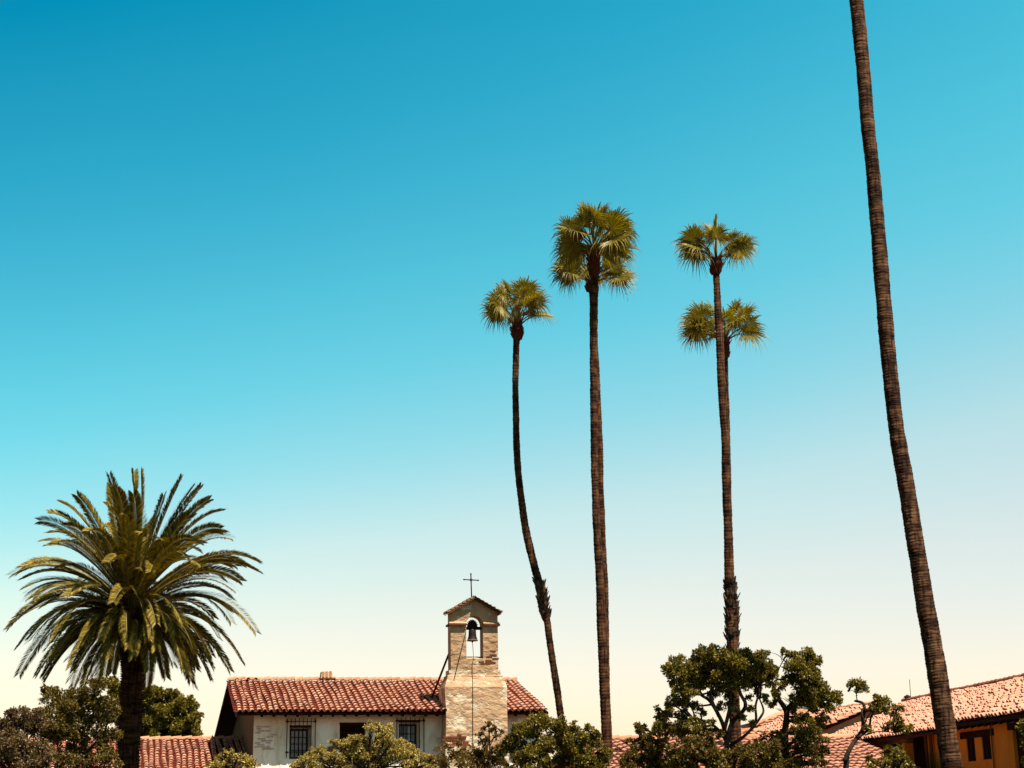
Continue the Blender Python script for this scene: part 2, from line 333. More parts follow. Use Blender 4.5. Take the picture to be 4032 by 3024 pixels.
hole3 = (FM.uw(1570,2900,0)[0], FM.uw(1654,2900,0)[0], FM.uw(1610,2990,0)[1], FM.uw(1610,2842,0)[1])
UWR = UR - .35; PT = (WR-WE)/(VR-VE)
holed_wall(w, 0, UWR, 0, WE + PT*(-VE) - .10, [hole1, hole2, hole3], 0, .32)
holes = [hole1, hole2, hole3]
wrr = WR - .12; wb = WB + .05; VBW = VB - .9; wf = WE + PT*(-VE) - .10; wbb = WR + (WB-WR)*(VBW-VR)/(VB-VR) - .12
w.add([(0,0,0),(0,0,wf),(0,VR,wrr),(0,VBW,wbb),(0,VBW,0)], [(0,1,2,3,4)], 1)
w.add([(UWR,0,0),(UWR,0,wf),(UWR,VR,wrr),(UWR,VBW,wbb),(UWR,VBW,0)], [(4,3,2,1,0)], 0)
w.add([(0,VBW,0),(UWR,VBW,0),(UWR,VBW,wbb),(0,VBW,wbb)], [(3,2,1,0)], 0)
w.build('wall', [M_wall, M_side], house)
r = MB()
SL = Vector((0, VR-VE, WR-WE)); slen = SL.length
ncol = 51; pit = (UR-UL)/ncol; nrow = 14
TWL, TWR = FM.uw(1763, 2780, -.8)[0]-UL, FM.uw(1990, 2780, -.8)[0]-UL
tile_roof(r, (UL, VE, WE), (1,0,0), SL, ncol, nrow, pit, slen/nrow, inside=lambda a, b: not (TWL < a < TWR and b < 1.1))
slab(r, [(UL,VE+.04,WE-.005),(UR,VE+.04,WE-.005),(UR,VR,WR-.02),(UL,VR,WR-.02)], .09, 3)
slab(r, [(UL,VR,WR-.01),(UR,VR,WR-.01),(UR,VB,WB),(UL,VB,WB)], .10, 3)
SB = Vector((0, VR-VB, WR-WB)); nb_ = int(SB.length/.4)
tile_roof(r, (UR, VB, WB+.01), (-1,0,0), SB, ncol, nb_, pit, SB.length/nb_, inside=lambda a, b: a > (UR-UL)-1.2)
ridge_caps(r, (UR,VR,WR+.04), (UL,VR,WR+.04), .12, .34)
# fallen eave tile hooked at the tower
roof_main = r.build('roof', [M_tile, M_pan, M_ridge, M_wood], house)
rt = MB()
for i in range(24):
    u = .25 + i*(UWR-.3)/24
    if 7.6 < u < 10.1: continue
    rt = MB(); rt.prism([(u-.05,VE+.12,WE+.02-.17),(u+.05,VE+.12,WE+.02-.17),(u+.05,VE+.12,WE-.07+.02),(u-.05,VE+.12,WE-.05)], (0,.78,PT*.78))
    rt.build('rafter', M_wood, house)
bg_ = MB()
for (v0, w0_, v1, w1_) in ((VE, WE, VR, WR), (VR, WR, VB, WB)):
    bg_.hexa([(UL-.03,v0,w0_-.16),(UL+.03,v0,w0_-.16),(UL+.03,v1,w1_-.16),(UL-.03,v1,w1_-.16),(UL-.03,v0,w0_-.0),(UL+.03,v0,w0_-.0),(UL+.03,v1,w1_-.0),(UL-.03,v1,w1_-.0)])
bg_.build('barge_board', M_wood, house)
# rear posts carrying the back eave
for uu in (UL+.12, UL+.55):
    pm = MB(); pm.box((uu-.06, VB-.25, 0), (uu+.06, VB-.12, WB-.05)); pm.build('post', M_wood, house)
# chimney
ch = MB(); cu, cw = FM.uw(1284, 2671, VR); hw = .25
ch.hexa([(cu-hw,VR-.25,cw),(cu+hw,VR-.25,cw),(cu+hw,VR+.25,cw),(cu-hw,VR+.25,cw),(cu-hw+.03,VR-.22,cw+.26),(cu+hw-.03,VR-.22,cw+.26),(cu+hw-.03,VR+.22,cw+.26),(cu-hw+.03,VR+.22,cw+.26)])
cho = ch.build('chimney', M_cement, house)
cb = MB(); cb.box((cu-hw-.07,VR-.30,cw-.05),(cu+hw+.12,VR+.30,cw)); cb.build('base_slab', M_brick, cho)
for k in range(3):
    q = MB(); x = cu + (k-1)*.155; q.hexa([(x-.045,VR-.262,cw+.03),(x+.045,VR-.262,cw+.03),(x+.045,VR-.24,cw+.03),(x-.045,VR-.24,cw+.03),(x-.045,VR-.236,cw+.262+.01*k),(x+.045,VR-.236,cw+.262+.01*k),(x+.045,VR-.21,cw+.262+.01*k),(x-.045,VR-.21,cw+.262+.01*k)])
    q.build('clay_panel', M_terra, cho)
# windows
def window(root, h, v, nx, ny, glass, frame_w=.07, surround=.05):
    a, b, c, d = h; f = MB(); e = .002
    a += e; b -= e; c += e; d -= e
    f.box((a,v,c),(a+frame_w,v+.07,d)); f.box((b-frame_w,v,c),(b,v+.07,d)); f.box((a+frame_w,v,d-frame_w),(b-frame_w,v+.07,d)); f.box((a+frame_w,v,c),(b-frame_w,v+.07,c+frame_w))
    iw = (b-a-2*frame_w); ih = (d-c-2*frame_w)
    for i in range(1, nx): x = a+frame_w+iw*i/nx; f.box((x-.012,v+.012,c+frame_w),(x+.012,v+.05,d-frame_w))
    for j in range(1, ny): z = c+frame_w+ih*j/ny; f.box((a+frame_w,v+.008,z-.014),(b-frame_w,v+.046,z+.014))
    fo = f.build('window', M_frame, root)
    gl = MB(); gl.box((a+frame_w*.9,v+.052,c+frame_w*.9),(b-frame_w*.9,v+.062,d-frame_w*.9)); gl.build('pane', glass, fo)
    return fo
wn1 = window(house, (hole1[0], hole1[0]+.74, hole1[2], hole1[3]-.06), .22, 4, 4, M_glass)
wn2 = window(house, hole2, .24, 6, 5, M_darkglass)
wn3 = window(house, (hole3[0], hole3[1]-.1, hole3[2], hole3[3]-.08), .22, 4, 4, M_curtain)
for hh in (hole1, hole2, hole3):
    lb = MB(); lb.box((hh[0]-.015,-.012,hh[3]-.002),(hh[1]+.015,.30,hh[3]+.07)); lb.build('lintel', M_frame, house)
def grille(pxl, pxr, pyt, pyb, nb, hz):
    gm = MB(); u0, w1 = FM.uw(pxl, pyt, -.10); u1 = FM.uw(pxr, pyt, -.10)[0]; w0 = FM.uw(pxl, pyb, -.10)[1]
    for i in range(nb+1):
        u = u0 + (u1-u0)*i/nb; gm.tube([(u,-.10,w0),(u,-.10,w1)], .014 if 0 < i < nb else .018, 6)
    for y in hz:
        z = FM.uw(pxl, y, -.10)[1]; gm.box((u0-.04,-.115,z-.014),(u1+.04,-.085,z+.014))
        for u in (u0, u1): gm.lathe([(0,-.05),(.045,-.03),(.05,0),(.045,.03),(0,.05)], (u,-.10,z), 8); gm.box((u-.012,-.10,z-.012),(u+.012,.01,z+.012))
    gm.build('window_grille', M_iron, house)
grille(1131, 1242, 2829, 2984, 7, (2841, 2962))
grille(1563, 1669, 2826, 2990, 6, (2838,))
# brick patches showing through wall plaster
def bricks(name, px, py, wpx, hpx, v, root, rows, frac=.75, org=(0,0,0), seed=1):
    rd = random.Random(seed); bm_ = MB(); u0, w1 = FM.uw(px, py, v); u1 = FM.uw(px+wpx, py, v)[0]; w0 = FM.uw(px, py+hpx, v)[1]
    bh = (w1-w0)/rows
    for j in range(rows):
        x = u0 + rd.uniform(-.1, .05); zz = w1 - (j+1)*bh
        lim = u1 - abs(j - rows*.5)/rows*(u1-u0)*.4*rd.uniform(.3, 1)
        while x < lim:
            L = rd.uniform(.18, .30)
            if rd.random() < frac: bm_.box((x, v-.012-rd.uniform(0,.012), zz+.012), (x+L-.02, v+.05, zz+bh-.012))
            x += L
    bm_.v = [(a-org[0], b-org[1], c-org[2]) for a, b, c in bm_.v]
    return bm_.build(name, M_brick if seed != 11 else M_faded, root)

bricks('exposed_bricks', 1012, 2858, 60, 95, 0, house, 12, .62, (0,0,0), 11)
# ---------------------------------------------------------------- bell tower
tower = FM.root('bell_tower', FM.uw(1868, 2900, -.5)[0], -.3)
TU = FM.uw(1868, 2900, -.5)[0]
tag(tower, 'cream plastered bell tower with an open arch, small tiled gable and iron cross', 'bell tower')
ORG = (TU, -.3, 0)
def TB(mb, name, mats, parent=None, smooth=False):
    return mb.build(name, mats, parent or tower, ORG, smooth)
def U(px, v, py=2550): return FM.uw(px, py, v)[0]
def Wz(py, v, px=1868): return FM.uw(px, py, v)[1]
VF, VK = -.36, .22
# shaft with arched opening, subdivided and roughened
t = MB()
uL, uR = U(1775, VF), U(1961, VF); zt = Wz(2412, VF); zb = Wz(2640, VF); za = Wz(2358, VF); zs = Wz(2459, VF); zsill = Wz(2594, VF)
aL, aR = U(1836, VF, 2500), U(1902, VF, 2500); ac = (aL+aR)/2; ar = (aR-aL)/2
um = (uL+uR)/2
# front/back faces as strips
def face(v, flip):
    S = []
    S.append([(uL,v,zb),(aL,v,zb),(aL,v,zsill),(uL,v,zsill)]); S.append([(aL,v,zb),(aR,v,zb),(aR,v,zsill),(aL,v,zsill)]); S.append([(aR,v,zb),(uR,v,zb),(uR,v,zsill),(aR,v,zsill)])
    S.append([(uL,v,zsill),(aL,v,zsill),(aL,v,zs),(uL,v,zs)]); S.append([(aR,v,zsill),(uR,v,zsill),(uR,v,zs),(aR,v,zs)])
    K = 12
    def top(u): return zt + (za-zt)*(1-abs(u-um)/((uR-uL)/2))
    arc = [(ac - ar*math.cos(math.pi*i/K), zs + ar*math.sin(math.pi*i/K)) for i in range(K+1)]
    S.append([(uL,v,zs),(aL,v,zs),(aL,v,top(aL)),(uL,v,zt)]); S.append([(aR,v,zs),(uR,v,zs),(uR,v,zt),(aR,v,top(aR))])
    for i in range(K):
        (x0,z0),(x1,z1) = arc[i], arc[i+1]
        if x0 < um < x1 - 1e-4: S.append([(x0,v,z0),(x1,v,z1),(x1,v,top(x1)),(um,v,za),(x0,v,top(x0))])
        else: S.append([(x0,v,z0),(x1,v,z1),(x1,v,top(x1)),(x0,v,top(x0))])
    for q in S:
        t.add(q if not flip else q[::-1], [tuple(range(len(q)))])
    return arc
arc = face(VF, False); face(VK, True)
for i in range(12):
    (x0,z0),(x1,z1) = arc[i], arc[i+1]; t.add([(x0,VF,z0),(x0,VK,z0),(x1,VK,z1),(x1,VF,z1)], [(0,1,2,3)])
t.add([(aL,VF,zsill),(aL,VK,zsill+.14),(aL,VK,zs),(aL,VF,zs)], [(0,1,2,3)]); t.add([(aR,VF,zsill),(aR,VK,zsill+.14),(aR,VK,zs),(aR,VF,zs)], [(3,2,1,0)])
t.add([(aL,VF,zsill),(aR,VF,zsill),(aR,VK,zsill+.14),(aL,VK,zsill+.14)], [(0,1,2,3)])
t.add([(uL,VF,zb),(uL,VK,zb),(uL,VK,zt),(uL,VF,zt)], [(3,2,1,0)]); t.add([(uR,VF,zb),(uR,VK,zb),(uR,VK,zt),(uR,VF,zt)], [(0,1,2,3)])
t.add([(uL,VF,zt),(um,VF,za),(um,VK,za),(uL,VK,zt)], [(0,1,2,3)]); t.add([(um,VF,za),(uR,VF,zt),(uR,VK,zt),(um,VK,za)], [(0,1,2,3)])
# base mouldings, weathering and battered body
def ring(l, rr, vf, vk, z): return [(l,vf,z),(rr,vf,z),(rr,vk,z),(l,vk,z)]
lv = []
def L_(pl, pr, y, vf, vk): lv.append(ring(U(pl,vf,y), U(pr,vf,y), vf, vk, Wz(y,vf)))
L_(1768,1971,2638,-.42,.28); L_(1768,1971,2657,-.42,.28)
L_(1761,1980,2660,-.47,.32); L_(1763,1979,2664,-.47,.32)
L_(1752,1997,2705,-.72,.55); L_(1751,1996,2708,-.72,.55); L_(1757,1997,2795,-.80,.55)
l0 = lv[-1]; zg = Wz(2945,-.95); lv.append(ring(l0[0][0]-.06, l0[1][0]-.02, -.95, .55, zg)); lv.append(ring(l0[0][0]-.22, l0[1][0]+.05, -1.35, .55, 0))
for a, b in zip(lv, lv[1:]):
    n_ = max(1, int(abs(a[0][2]-b[0][2])/.25))
    for k in range(n_):
        q0 = [tuple(Vector(p).lerp(Vector(s_), k/n_)) for p, s_ in zip(a, b)]; q1 = [tuple(Vector(p).lerp(Vector(s_), (k+1)/n_)) for p, s_ in zip(a, b)]
        for e in range(4):
            e2 = (e+1) % 4; t.add([q1[e], q1[e2], q0[e2], q0[e]], [(0,1,2,3)], 1)
t.add(lv[0], [(0,1,2,3)])
sh_o = TB(t, 'wall', [M_tower, M_tower2])
zc0, zc1 = Wz(2464,VF), Wz(2456,VF); M_cap2 = mat('dark_string_brick', (0.20,0.07,0.04), (0.12,0.04,0.025), scale=6)
for sd_, a, b in ((-1, uL-.08, aL), (1, aR, uR+.08)):
    c = MB(); c.box((a,VF-.12,zc0),(b,VF-.003,zc1))
    if sd_ < 0: c.box((uL-.08,VF-.003,zc0),(uL-.003,VK+.05,zc1))
    else: c.box((uR+.003,VF-.003,zc0),(uR+.08,VK+.05,zc1))
    so_ = TB(c, 'string_course', M_cap2)
    c = MB(); c.hexa([(a,VF-.12,zc1+.002),(b,VF-.12,zc1+.002),(b,VF-.003,zc1+.002),(a,VF-.003,zc1+.002),(a,VF-.10,zc1+.03),(b,VF-.10,zc1+.03),(b,VF-.003,zc1+.08),(a,VF-.003,zc1+.08)])
    TB(c, 'weathering', M_tower, so_)
# gable roof of small tiles
rf = MB(); ov = .13; dz = (zt-za)/((uR-uL)/2)
for sgn, ue in ((-1, uL-ov*1.0), (1, uR+ov*.9)):
    ze = zt + dz*(abs(ue-um)-(uR-uL)/2)
    a, b = (ue, VF-.21, ze+.01), (um, VF-.21, za+.01)
    slab(rf, [a, b, (um,VK+.1,za+.01), (ue,VK+.1,ze+.01)], .02, 1)
    S = Vector((um-ue,0,za-ze)); n_ = 7
    tile_roof(rf, (ue, VK+.12 if sgn < 0 else VF-.23, ze+.012), (0,-1 if sgn < 0 else 1,0), S, 4, n_, (VK-VF+.35)/4, S.length/n_)
rf.v = [tuple(p) for p in rf.v]
ridge_caps(rf, (um,VK+.12,za+.03), (um,VF-.23,za+.03), .06, .2, 2)
M_cap = mat('brown_gable_tile', (0.30,0.16,0.085), (0.17,0.085,0.045), scale=6, isl=ISL)
rfo = TB(rf, 'roof', [M_cap, M_cap, M_cap])
# cross
c = MB(); x0, z0 = FM.uw(1857, 2356, -.1); x1, z1 = FM.uw(1854, 2260, -.1)
c.tube([(x0,-.1,z0-.05),(x1,-.1,z1)], .026, 8); xa, zaa = FM.uw(1827, 2282, -.1); xb, zbb = FM.uw(1883, 2285, -.1)
c.tube([(xa,-.1,zaa),(xb,-.1,zbb)], .022, 8)
for (xx, zz) in ((xa,zaa),(xb,zbb),(x1,z1)): c.lathe([(0,-.035),(.032,-.02),(.038,0),(.032,.02),(0,.035)], (xx,-.1,zz), 8)
cx_, cz_ = FM.uw(1855, 2283.5, -.1)
for k in range(4):
    q = k*math.pi/2; c.tube([(cx_+.07*math.cos(q), -.1, cz_+.07*math.sin(q)), (cx_+.07*math.cos(q+math.pi/2), -.1, cz_+.07*math.sin(q+math.pi/2))], .012, 6)
TB(c, 'cross', M_iron, None, True)
c = MB(); c.box((x0-.07,-.17,z0-.10),(x0+.07,-.03,z0+.03)); TB(c, 'cross_base', M_tower)
# iron brace behind to the left, cable down front
c = MB(); a = FM.uw(1761, 2575, .15); b_ = FM.uw(1700, 2745, 1.2)
c.tube([(uL+.02,.15,a[1]),(b_[0],1.25,WE+PT*(1.25-VE)+.05)], .045, 8); TB(c, 'brace', mat('rust_red_iron', (0.10,0.022,0.015), rough=0.7))
c = MB(); a = FM.uw(1834, 2490, VF-.05); b_ = FM.uw(1789, 2672, -.58)
c.tube([(a[0],VF-.06,a[1]),(b_[0],-.60,b_[1])], .013, 6); TB(c, 'stay_rod', M_iron)
bricks('exposed_bricks', 1914, 2560, 44, 66, VF, tower, 9, .6, ORG, 3)
bricks('exposed_bricks', 1892, 2603, 30, 20, VF, tower, 3, .7, ORG, 4)
bricks('exposed_bricks', 1748, 2888, 80, 60, -.93, tower, 6, .8, ORG, 5)
# bell
bu, bz = FM.uw(1860, 2524, -.1); br = .225
bell = empty('church_bell', FM.o + FM.u*bu + FM.vv*(-.1) + Vector((0,0,bz)), TH)
tag(bell, 'dark bronze bell hanging from a heavy yoke in the tower arch', 'bell')
b = MB(); hb = .78*(Wz(2472,-.1)-bz)/.55 if False else (Wz(2478,-.1)-bz)
b.lathe([(br*.9,-.005),(br,.0),(br*1.0,.02),(br*.90,.06)], (0,0,0), 24, 1)
b.lathe([(br*.90,.06),(br*.80,.13),(br*.72,.20),(br*.68,hb*.6),(br*.66,hb*.9),(br*.55,hb*1.0),(0,hb*1.04)], (0,0,0), 24, 0)
b.lathe([(br*.9,-.005),(br*.75,.04),(br*.5,hb*.8),(0,hb*.9)], (0,0,0), 24, 0)
b.build('bell_body', [M_bell, M_bellrim], bell, None, True)
y = MB(); zy = hb
y.box((-ar*1.04,-.06,zy-.02),(ar*1.04,.06,zy+.10)); y.box((-.13,-.055,zy-.10),(.13,.055,zy-.02))
ring_ = []
for k in range(11):
    q = math.pi*k/10; ring_.append((-.205*math.cos(q), 0, zy+.10+.26*math.sin(q)))
y.prism([(p[0], -.045, p[2]) for p in ring_], (0,.09,0))
for p in ring_[1:-1]: y.lathe([(0,-.03),(.028,-.015),(.032,0),(.028,.015),(0,.03)], (p[0]*1.05, 0, zy+.10+(p[2]-zy-.10)*1.05), 8)
y.build('yoke', mat('blackened_yoke_wood', (0.03,0.012,0.010), rough=0.8), bell)
c = MB(); c.tube([(0,0,hb*.8),(0,0,-.02)], .014, 6); c.lathe([(0,-.08),(.03,-.06),(.035,-.03),(.02,0),(0,.01)], (0,0,0), 10); c.build('clapper', M_iron, bell)
c = MB(); pts_ = [(bu,-.1,bz-.08),(U(1863,-.1,2560),-.1,Wz(2560,-.1)),(U(1864,-.2,2585),-.2,Wz(2583,-.2)),(U(1864,VF-.03,2597),VF-.03,Wz(2597,VF)),(U(1860,VF-.04,2620),VF-.03,Wz(2620,VF)),(U(1861,-.50,2645),-.45,Wz(2637,-.45)),(U(1861,-.52,2664),-.50,Wz(2664,-.5)),(U(1862,-.75,2706),-.745,Wz(2706,-.74)),(U(1862,-.84,2800),-.83,Wz(2800,-.83)),(U(1862,-.98,2945),-1.0,Wz(2945,-1.0))]
c.tube([FM.o + FM.u*p[0] + FM.vv*p[1] + Vector((0,0,p[2])) for p in pts_], .011, 6)
ro = FM.o + FM.u*pts_[-1][0] + FM.vv*pts_[-1][1]
rope = c.build('bell_rope', M_rope, None, ro); rope.location = ro
tag(rope, 'thin dark bell rope running from the bell down the face of the tower', 'rope')

# ---------------------------------------------------------------- left low range
def simple_range(name, label, x0, x1, yr, vr, ve, pitch_px, tanp, wallmat, fr=FM, group=None, insideR=None, expo=.4, wo=.5, wstart=None, cat='building', capm=2):
    """gabled range parallel to the main house: ridge through pixels (x0..x1, yr) at depth vr, front eave at depth ve"""
    ua, wa = fr.uw(x0, yr, vr); ub, wb_ = fr.uw(x1, yr, vr); wr_ = (wa+wb_)/2; we_ = wr_ - tanp*(vr-ve)
    rt_ = fr.root(name, ua, ve); tag(rt_, label, cat, group)
    L = ub-ua; nc = max(2, int(round(L/pitch_px))); S = Vector((0, vr-ve, wr_-we_)); nr_ = max(2, int(round(S.length/expo)))
    m_ = MB(); tile_roof(m_, (0,0,we_), (1,0,0), S, nc, nr_, L/nc, S.length/nr_, inside=insideR)
    slab(m_, [(0,.04,we_-.005),(L,.04,we_-.005),(L,vr-ve,wr_-.02),(0,vr-ve,wr_-.02)], .08, 3)
    slab(m_, [(0,vr-ve,wr_-.015),(L,vr-ve,wr_-.015),(L,2*(vr-ve),we_),(0,2*(vr-ve),we_)], .08, 3)
    ridge_caps(m_, (L,vr-ve,wr_+.03), (0,vr-ve,wr_+.03), .12, .42)
    m_.build('roof', [M_tile, M_pan, M_ridge, M_wood], rt_)
    k = MB(); D = vr-ve
    e_ = .15
    k.prism([(e_,wo,0),(e_,wo,we_+tanp*wo-.1),(e_,D,wr_-.12),(e_,2*D-wo,we_+tanp*wo-.1),(e_,2*D-wo,0)], (L-2*e_,0,0))
    k.build('wall', wallmat, rt_)
    return rt_, L, we_, wr_
lr, *_ = simple_range('low_range', 'low wing with red tile roof and orange ridge behind the date palm', -60, 962, 2917, 6.0, -1.0, .25, .27, M_wall)

# ---------------------------------------------------------------- centre and right ranges
p1 = pt(2405, 2912, 53.5); FC = Frame(p1.x, p1.y, TH)
cr_, CL, cwe, cwr = simple_range('cloister_range', 'low cloister wing with ribbed clay tile roof behind the large branching tree', 2235, 3352, 2914, 0.0, -8.0, .24, .24, M_ochre, fr=FC)
p2 = pt(2590, 2890, 60.0); FD = Frame(p2.x, p2.y, TH)
simple_range('rear_range', 'farther low tile roof just showing above the cloister roof ridge', 2590, 3010, 2886, 0.0, -4.0, .26, .24, M_ochre, fr=FD)
# hipped block
p3 = pt(3095, 2812, 78.0); FH = Frame(p3.x, p3.y, TH)
hb_root = FH.root('hipped_house'); tag(hb_root, 'hip roofed house with pale tiles and dark eaves seen between the two branching trees', 'house')
ua, wr3 = FH.uw(3095, 2808, 0); ub = FH.uw(3330, 2795, 0)[0]; ea, we3 = FH.uw(2955, 2868, -3.2)
m_ = MB(); run = 3.2; S = Vector((0, run, wr3-we3)); Ls = S.length; Ltot = ub-ea; nc = int(Ltot/.26); nr_ = int(Ls/.4)
hipw = ua-ea
tile_roof(m_, (ea,-run,we3), (1,0,0), S, nc, nr_, Ltot/nc, Ls/nr_, inside=lambda a, s_: a > hipw*s_/Ls)
slab(m_, [(ea,-run,we3-.01),(ub,-run,we3-.01),(ub,0,wr3-.02),(ua,0,wr3-.02)], .08, 3)
slab(m_, [(ea,-run,we3-.01),(ua,0,wr3-.02),(ua,.01,wr3-.02),(ea,run,we3-.01)], .08, 3)
slab(m_, [(ua,0,wr3-.02),(ub,0,wr3-.02),(ub,run,we3-.01),(ea,run,we3-.01)], .08, 3)
ridge_caps(m_, (ub,0,wr3+.03), (ua,0,wr3+.03), .12, .4); ridge_caps(m_, (ua,0,wr3+.03), (ea,-run,we3+.03), .11, .4)
m_.build('roof', [M_tile, M_pan, M_ridge, M_wood], hb_root)
m_ = MB(); m_.box((ea+.6,-run+.6,0),(ub-.1,run-.6,we3-.06)); m_.build('wall', M_ochre, hb_root)

# right wing: local u runs away from the camera, v to the right
AW = math.radians(90+4.6)
p4 = pt(3900, 2835, 45.0)
class WFrame(Frame):
    pass
FW = Frame(p4.x, p4.y, AW)            # u = away; vv = (-sin,cos) points left -> use -vv as "right"
FW.vv = -FW.vv
def wroot(name, u=0): return empty(name, FW.o + FW.u*u, AW)
def LW(u, v, z): return (u, -v, z)     # local coords of the empty: y axis is left
wing = wroot('courtyard_wing'); tag(wing, 'ochre walled wing with pale tiled roof running away behind the tall near palm', 'building')
zE = FW.uw(3900, 2833, 0)[1]; RUN = 5.0; zR = FW.uw(3800, 2722, RUN)[1]; TP = (zR-zE)/RUN
print('WING', zE, zR, TP)
uA = -16.0; uB = FW.uw(3560, 2772, RUN)[0]; uS = FW.uw(3752, 2860, 0)[0]
print('wing u', uB, uS)
m_ = MB()
def wing_roof(u0, u1, ve, zoff=0):
    L = u1-u0; e0 = zE + TP*ve + zoff; S = Vector((0, -(RUN-ve), zR+zoff-e0)); nc = int(round(L/.265)); nr_ = int(round(S.length/.40))
    tile_roof(m_, LW(u1, ve, e0), (-1,0,0), S, nc, nr_, L/nc, S.length/nr_)
    slab(m_, [LW(u0,ve+.04,e0-.005), LW(u1,ve+.04,e0-.005), LW(u1,RUN,zR+zoff-.02), LW(u0,RUN,zR+zoff-.02)], .10, 3)
wing_roof(uA, uS-.01, 0.0, .03); wing_roof(uS+.01, uB, -.42, 0)
slab(m_, [LW(uA,RUN,zR-.02), LW(uB,RUN,zR-.02), LW(uB,2*RUN,zE), LW(uA,2*RUN,zE)], .10, 3)
ridge_caps(m_, LW(uB,RUN,zR+.04), LW(uA,RUN,zR+.05), .12, .42)
m_.build('roof', [M_tile, M_pan, mat('shaded_side_ridge_clay', (0.42,0.16,0.09), (0.30,0.10,0.06), scale=5, isl=ISL), M_wood], wing)  # wing ridge clay darkened in its colour for the shaded side
VW = .62
def WP(px, py, v=VW): return FW.uw(px, py, v)
m_ = MB(); uC = WP(3655, 2960)[0]; zT = zE + TP*VW - .11
# holes on the wall facing the courtyard (u along, z up)
def whole(xl, xr, yt, yb): a = WP(xr, (yt+yb)/2)[0]; b = WP(xl, (yt+yb)/2)[0]; xm = (xl+xr)/2; return (a, b, WP(xm, yb)[1], WP(xm, yt)[1])
hA = whole(3808, 3840, 2905, 2998); hB = whole(3868, 3902, 2897, 2990); hC = whole(3996, 4075, 2868, 3100)
def wall_u(m_, u0, u1, z0, z1, hs, v, dep):
    tmp = MB(); holed_wall(tmp, u0, u1, z0, z1, hs, 0, dep); m_.add([LW(a, v+b, c) for a, b, c in tmp.v], tmp.f)
wall_u(m_, uA, uC, 0, zT, [hA, hB, (hC[0], hC[1], .2, hC[3])], VW, .16)
m_.add([LW(uC,VW,0),LW(uC,VW+2.4,0),LW(uC,VW+2.4,zT+.9),LW(uC,VW,zT)], [(0,1,2,3)])
hD = (WP(3560, 2990, VW+2.4)[0], WP(3490, 2990, VW+2.4)[0], 0.1, 2.6)
vw_ = MB(); wall_u(vw_, uC+.01, uB-.12, 0, zT+.85, [], VW+2.3, .4); vw_.build('veranda_back_wall', M_wood, wing)  # veranda shade put into the colour: dark wood material instead of ochre
m_.add([LW(uB-.1,VW-.8,0),LW(uB-.1,9.4,0),LW(uB-.1,9.4,zT),LW(uB-.1,RUN,zR-.15),LW(uB-.1,VW-.8,zT-.3)], [(0,1,2,3,4)])
m_.add([LW(uA+.05,VW,0),LW(uA+.05,9.4,0),LW(uA+.05,9.4,zT),LW(uA+.05,RUN,zR-.15),LW(uA+.05,VW,zT)], [(0,1,2,3,4)])
m_.add([LW(uA,9.4,0),LW(uB-.1,9.4,0),LW(uB-.1,9.4,zT),LW(uA,9.4,zT)], [(0,1,2,3)])
m_.build('wall', M_ochre, wing)
def lintel(xl, xr, y0, y1):
    a = WP(xr, y0)[0]; b = WP(xl, y0)[0]; xm = (xl+xr)/2; zt_ = WP(xm, (y0+y1)/2-13)[1]; zb_ = WP(xm, (y0+y1)/2+14)[1]
    q = MB(); tmp = MB(); tmp.box((a,-.04,zb_),(b,.2,zt_)); q.add([LW(x, VW+y_, z) for x, y_, z in tmp.v], tmp.f); q.build('lintel', M_wood, wing)
lintel(3783, 3914, 2890, 2890); lintel(3970, 4090, 2858, 2852)
for hh in (hA, hB):
    q = MB(); tmp = MB(); tmp.box((hh[0]+.01,.045,hh[2]+.01),(hh[1]-.01,.08,hh[3]-.01)); q.add([LW(x, VW+y_, z) for x, y_, z in tmp.v], tmp.f)
    wf_ = q.build('window', M_darkglass, wing)
    q = MB(); 
    for s_ in (hh[0]+.02, (hh[0]+hh[1])/2-.02, hh[1]-.06): q.add([LW(x, VW+y_, z) for x, y_, z in [(s_,.02,hh[2]+.01),(s_+.04,.02,hh[2]+.01),(s_+.04,.045,hh[2]+.01),(s_,.045,hh[2]+.01),(s_,.02,hh[3]-.01),(s_+.04,.02,hh[3]-.01),(s_+.04,.045,hh[3]-.01),(s_,.045,hh[3]-.01)]], [(0,3,2,1),(4,5,6,7),(0,1,5,4),(1,2,6,5),(2,3,7,6),(3,0,4,7)])
    q.build('frame', M_frame, wf_)
q = MB(); tmp = MB(); tmp.box((hC[0]+.01,.10,.25),(hC[1]-.01,.14,hC[3]-.01)); q.add([LW(x, VW+y_, z) for x, y_, z in tmp.v], tmp.f); q.build('door', M_wood, wing)
for px_, v_ in ((3648, VW-.15), (3668, VW-.1)):
    u_, _ = WP(px_, 2960, v_); q = MB(); q.tube([LW(u_, v_, 0), LW(u_, v_, zT-.02), LW(u_, v_-.3, zT+.02)], .055, 10); q.build('downpipe', M_pvc, wing, None, True)
u_, _ = WP(3908, 2950, VW-.04); q = MB(); q.tube([LW(u_, VW-.04, 0), LW(u_, VW-.04, zT-.05)], .022, 6); q.build('conduit', M_pvc, wing)
q = MB(); u0_, u1_ = uC+.05, uB-.2; tmp = MB(); tmp.box((u0_,-.1,zT-.45),(u1_,.12,zT-.22)); q.add([LW(x, VW+y_-.55, z) for x, y_, z in tmp.v], tmp.f); q.build('veranda_beam', M_side, wing)
for px_ in (3578, 3500, 3440):
    u_, _ = WP(px_, 2990, VW-.5); q = MB(); q.box((u_-.14, -(VW-.5)-.14, 0), (u_+.14, -(VW-.5)+.14, zT-.46)); q.build('veranda_post', M_ochre, wing)
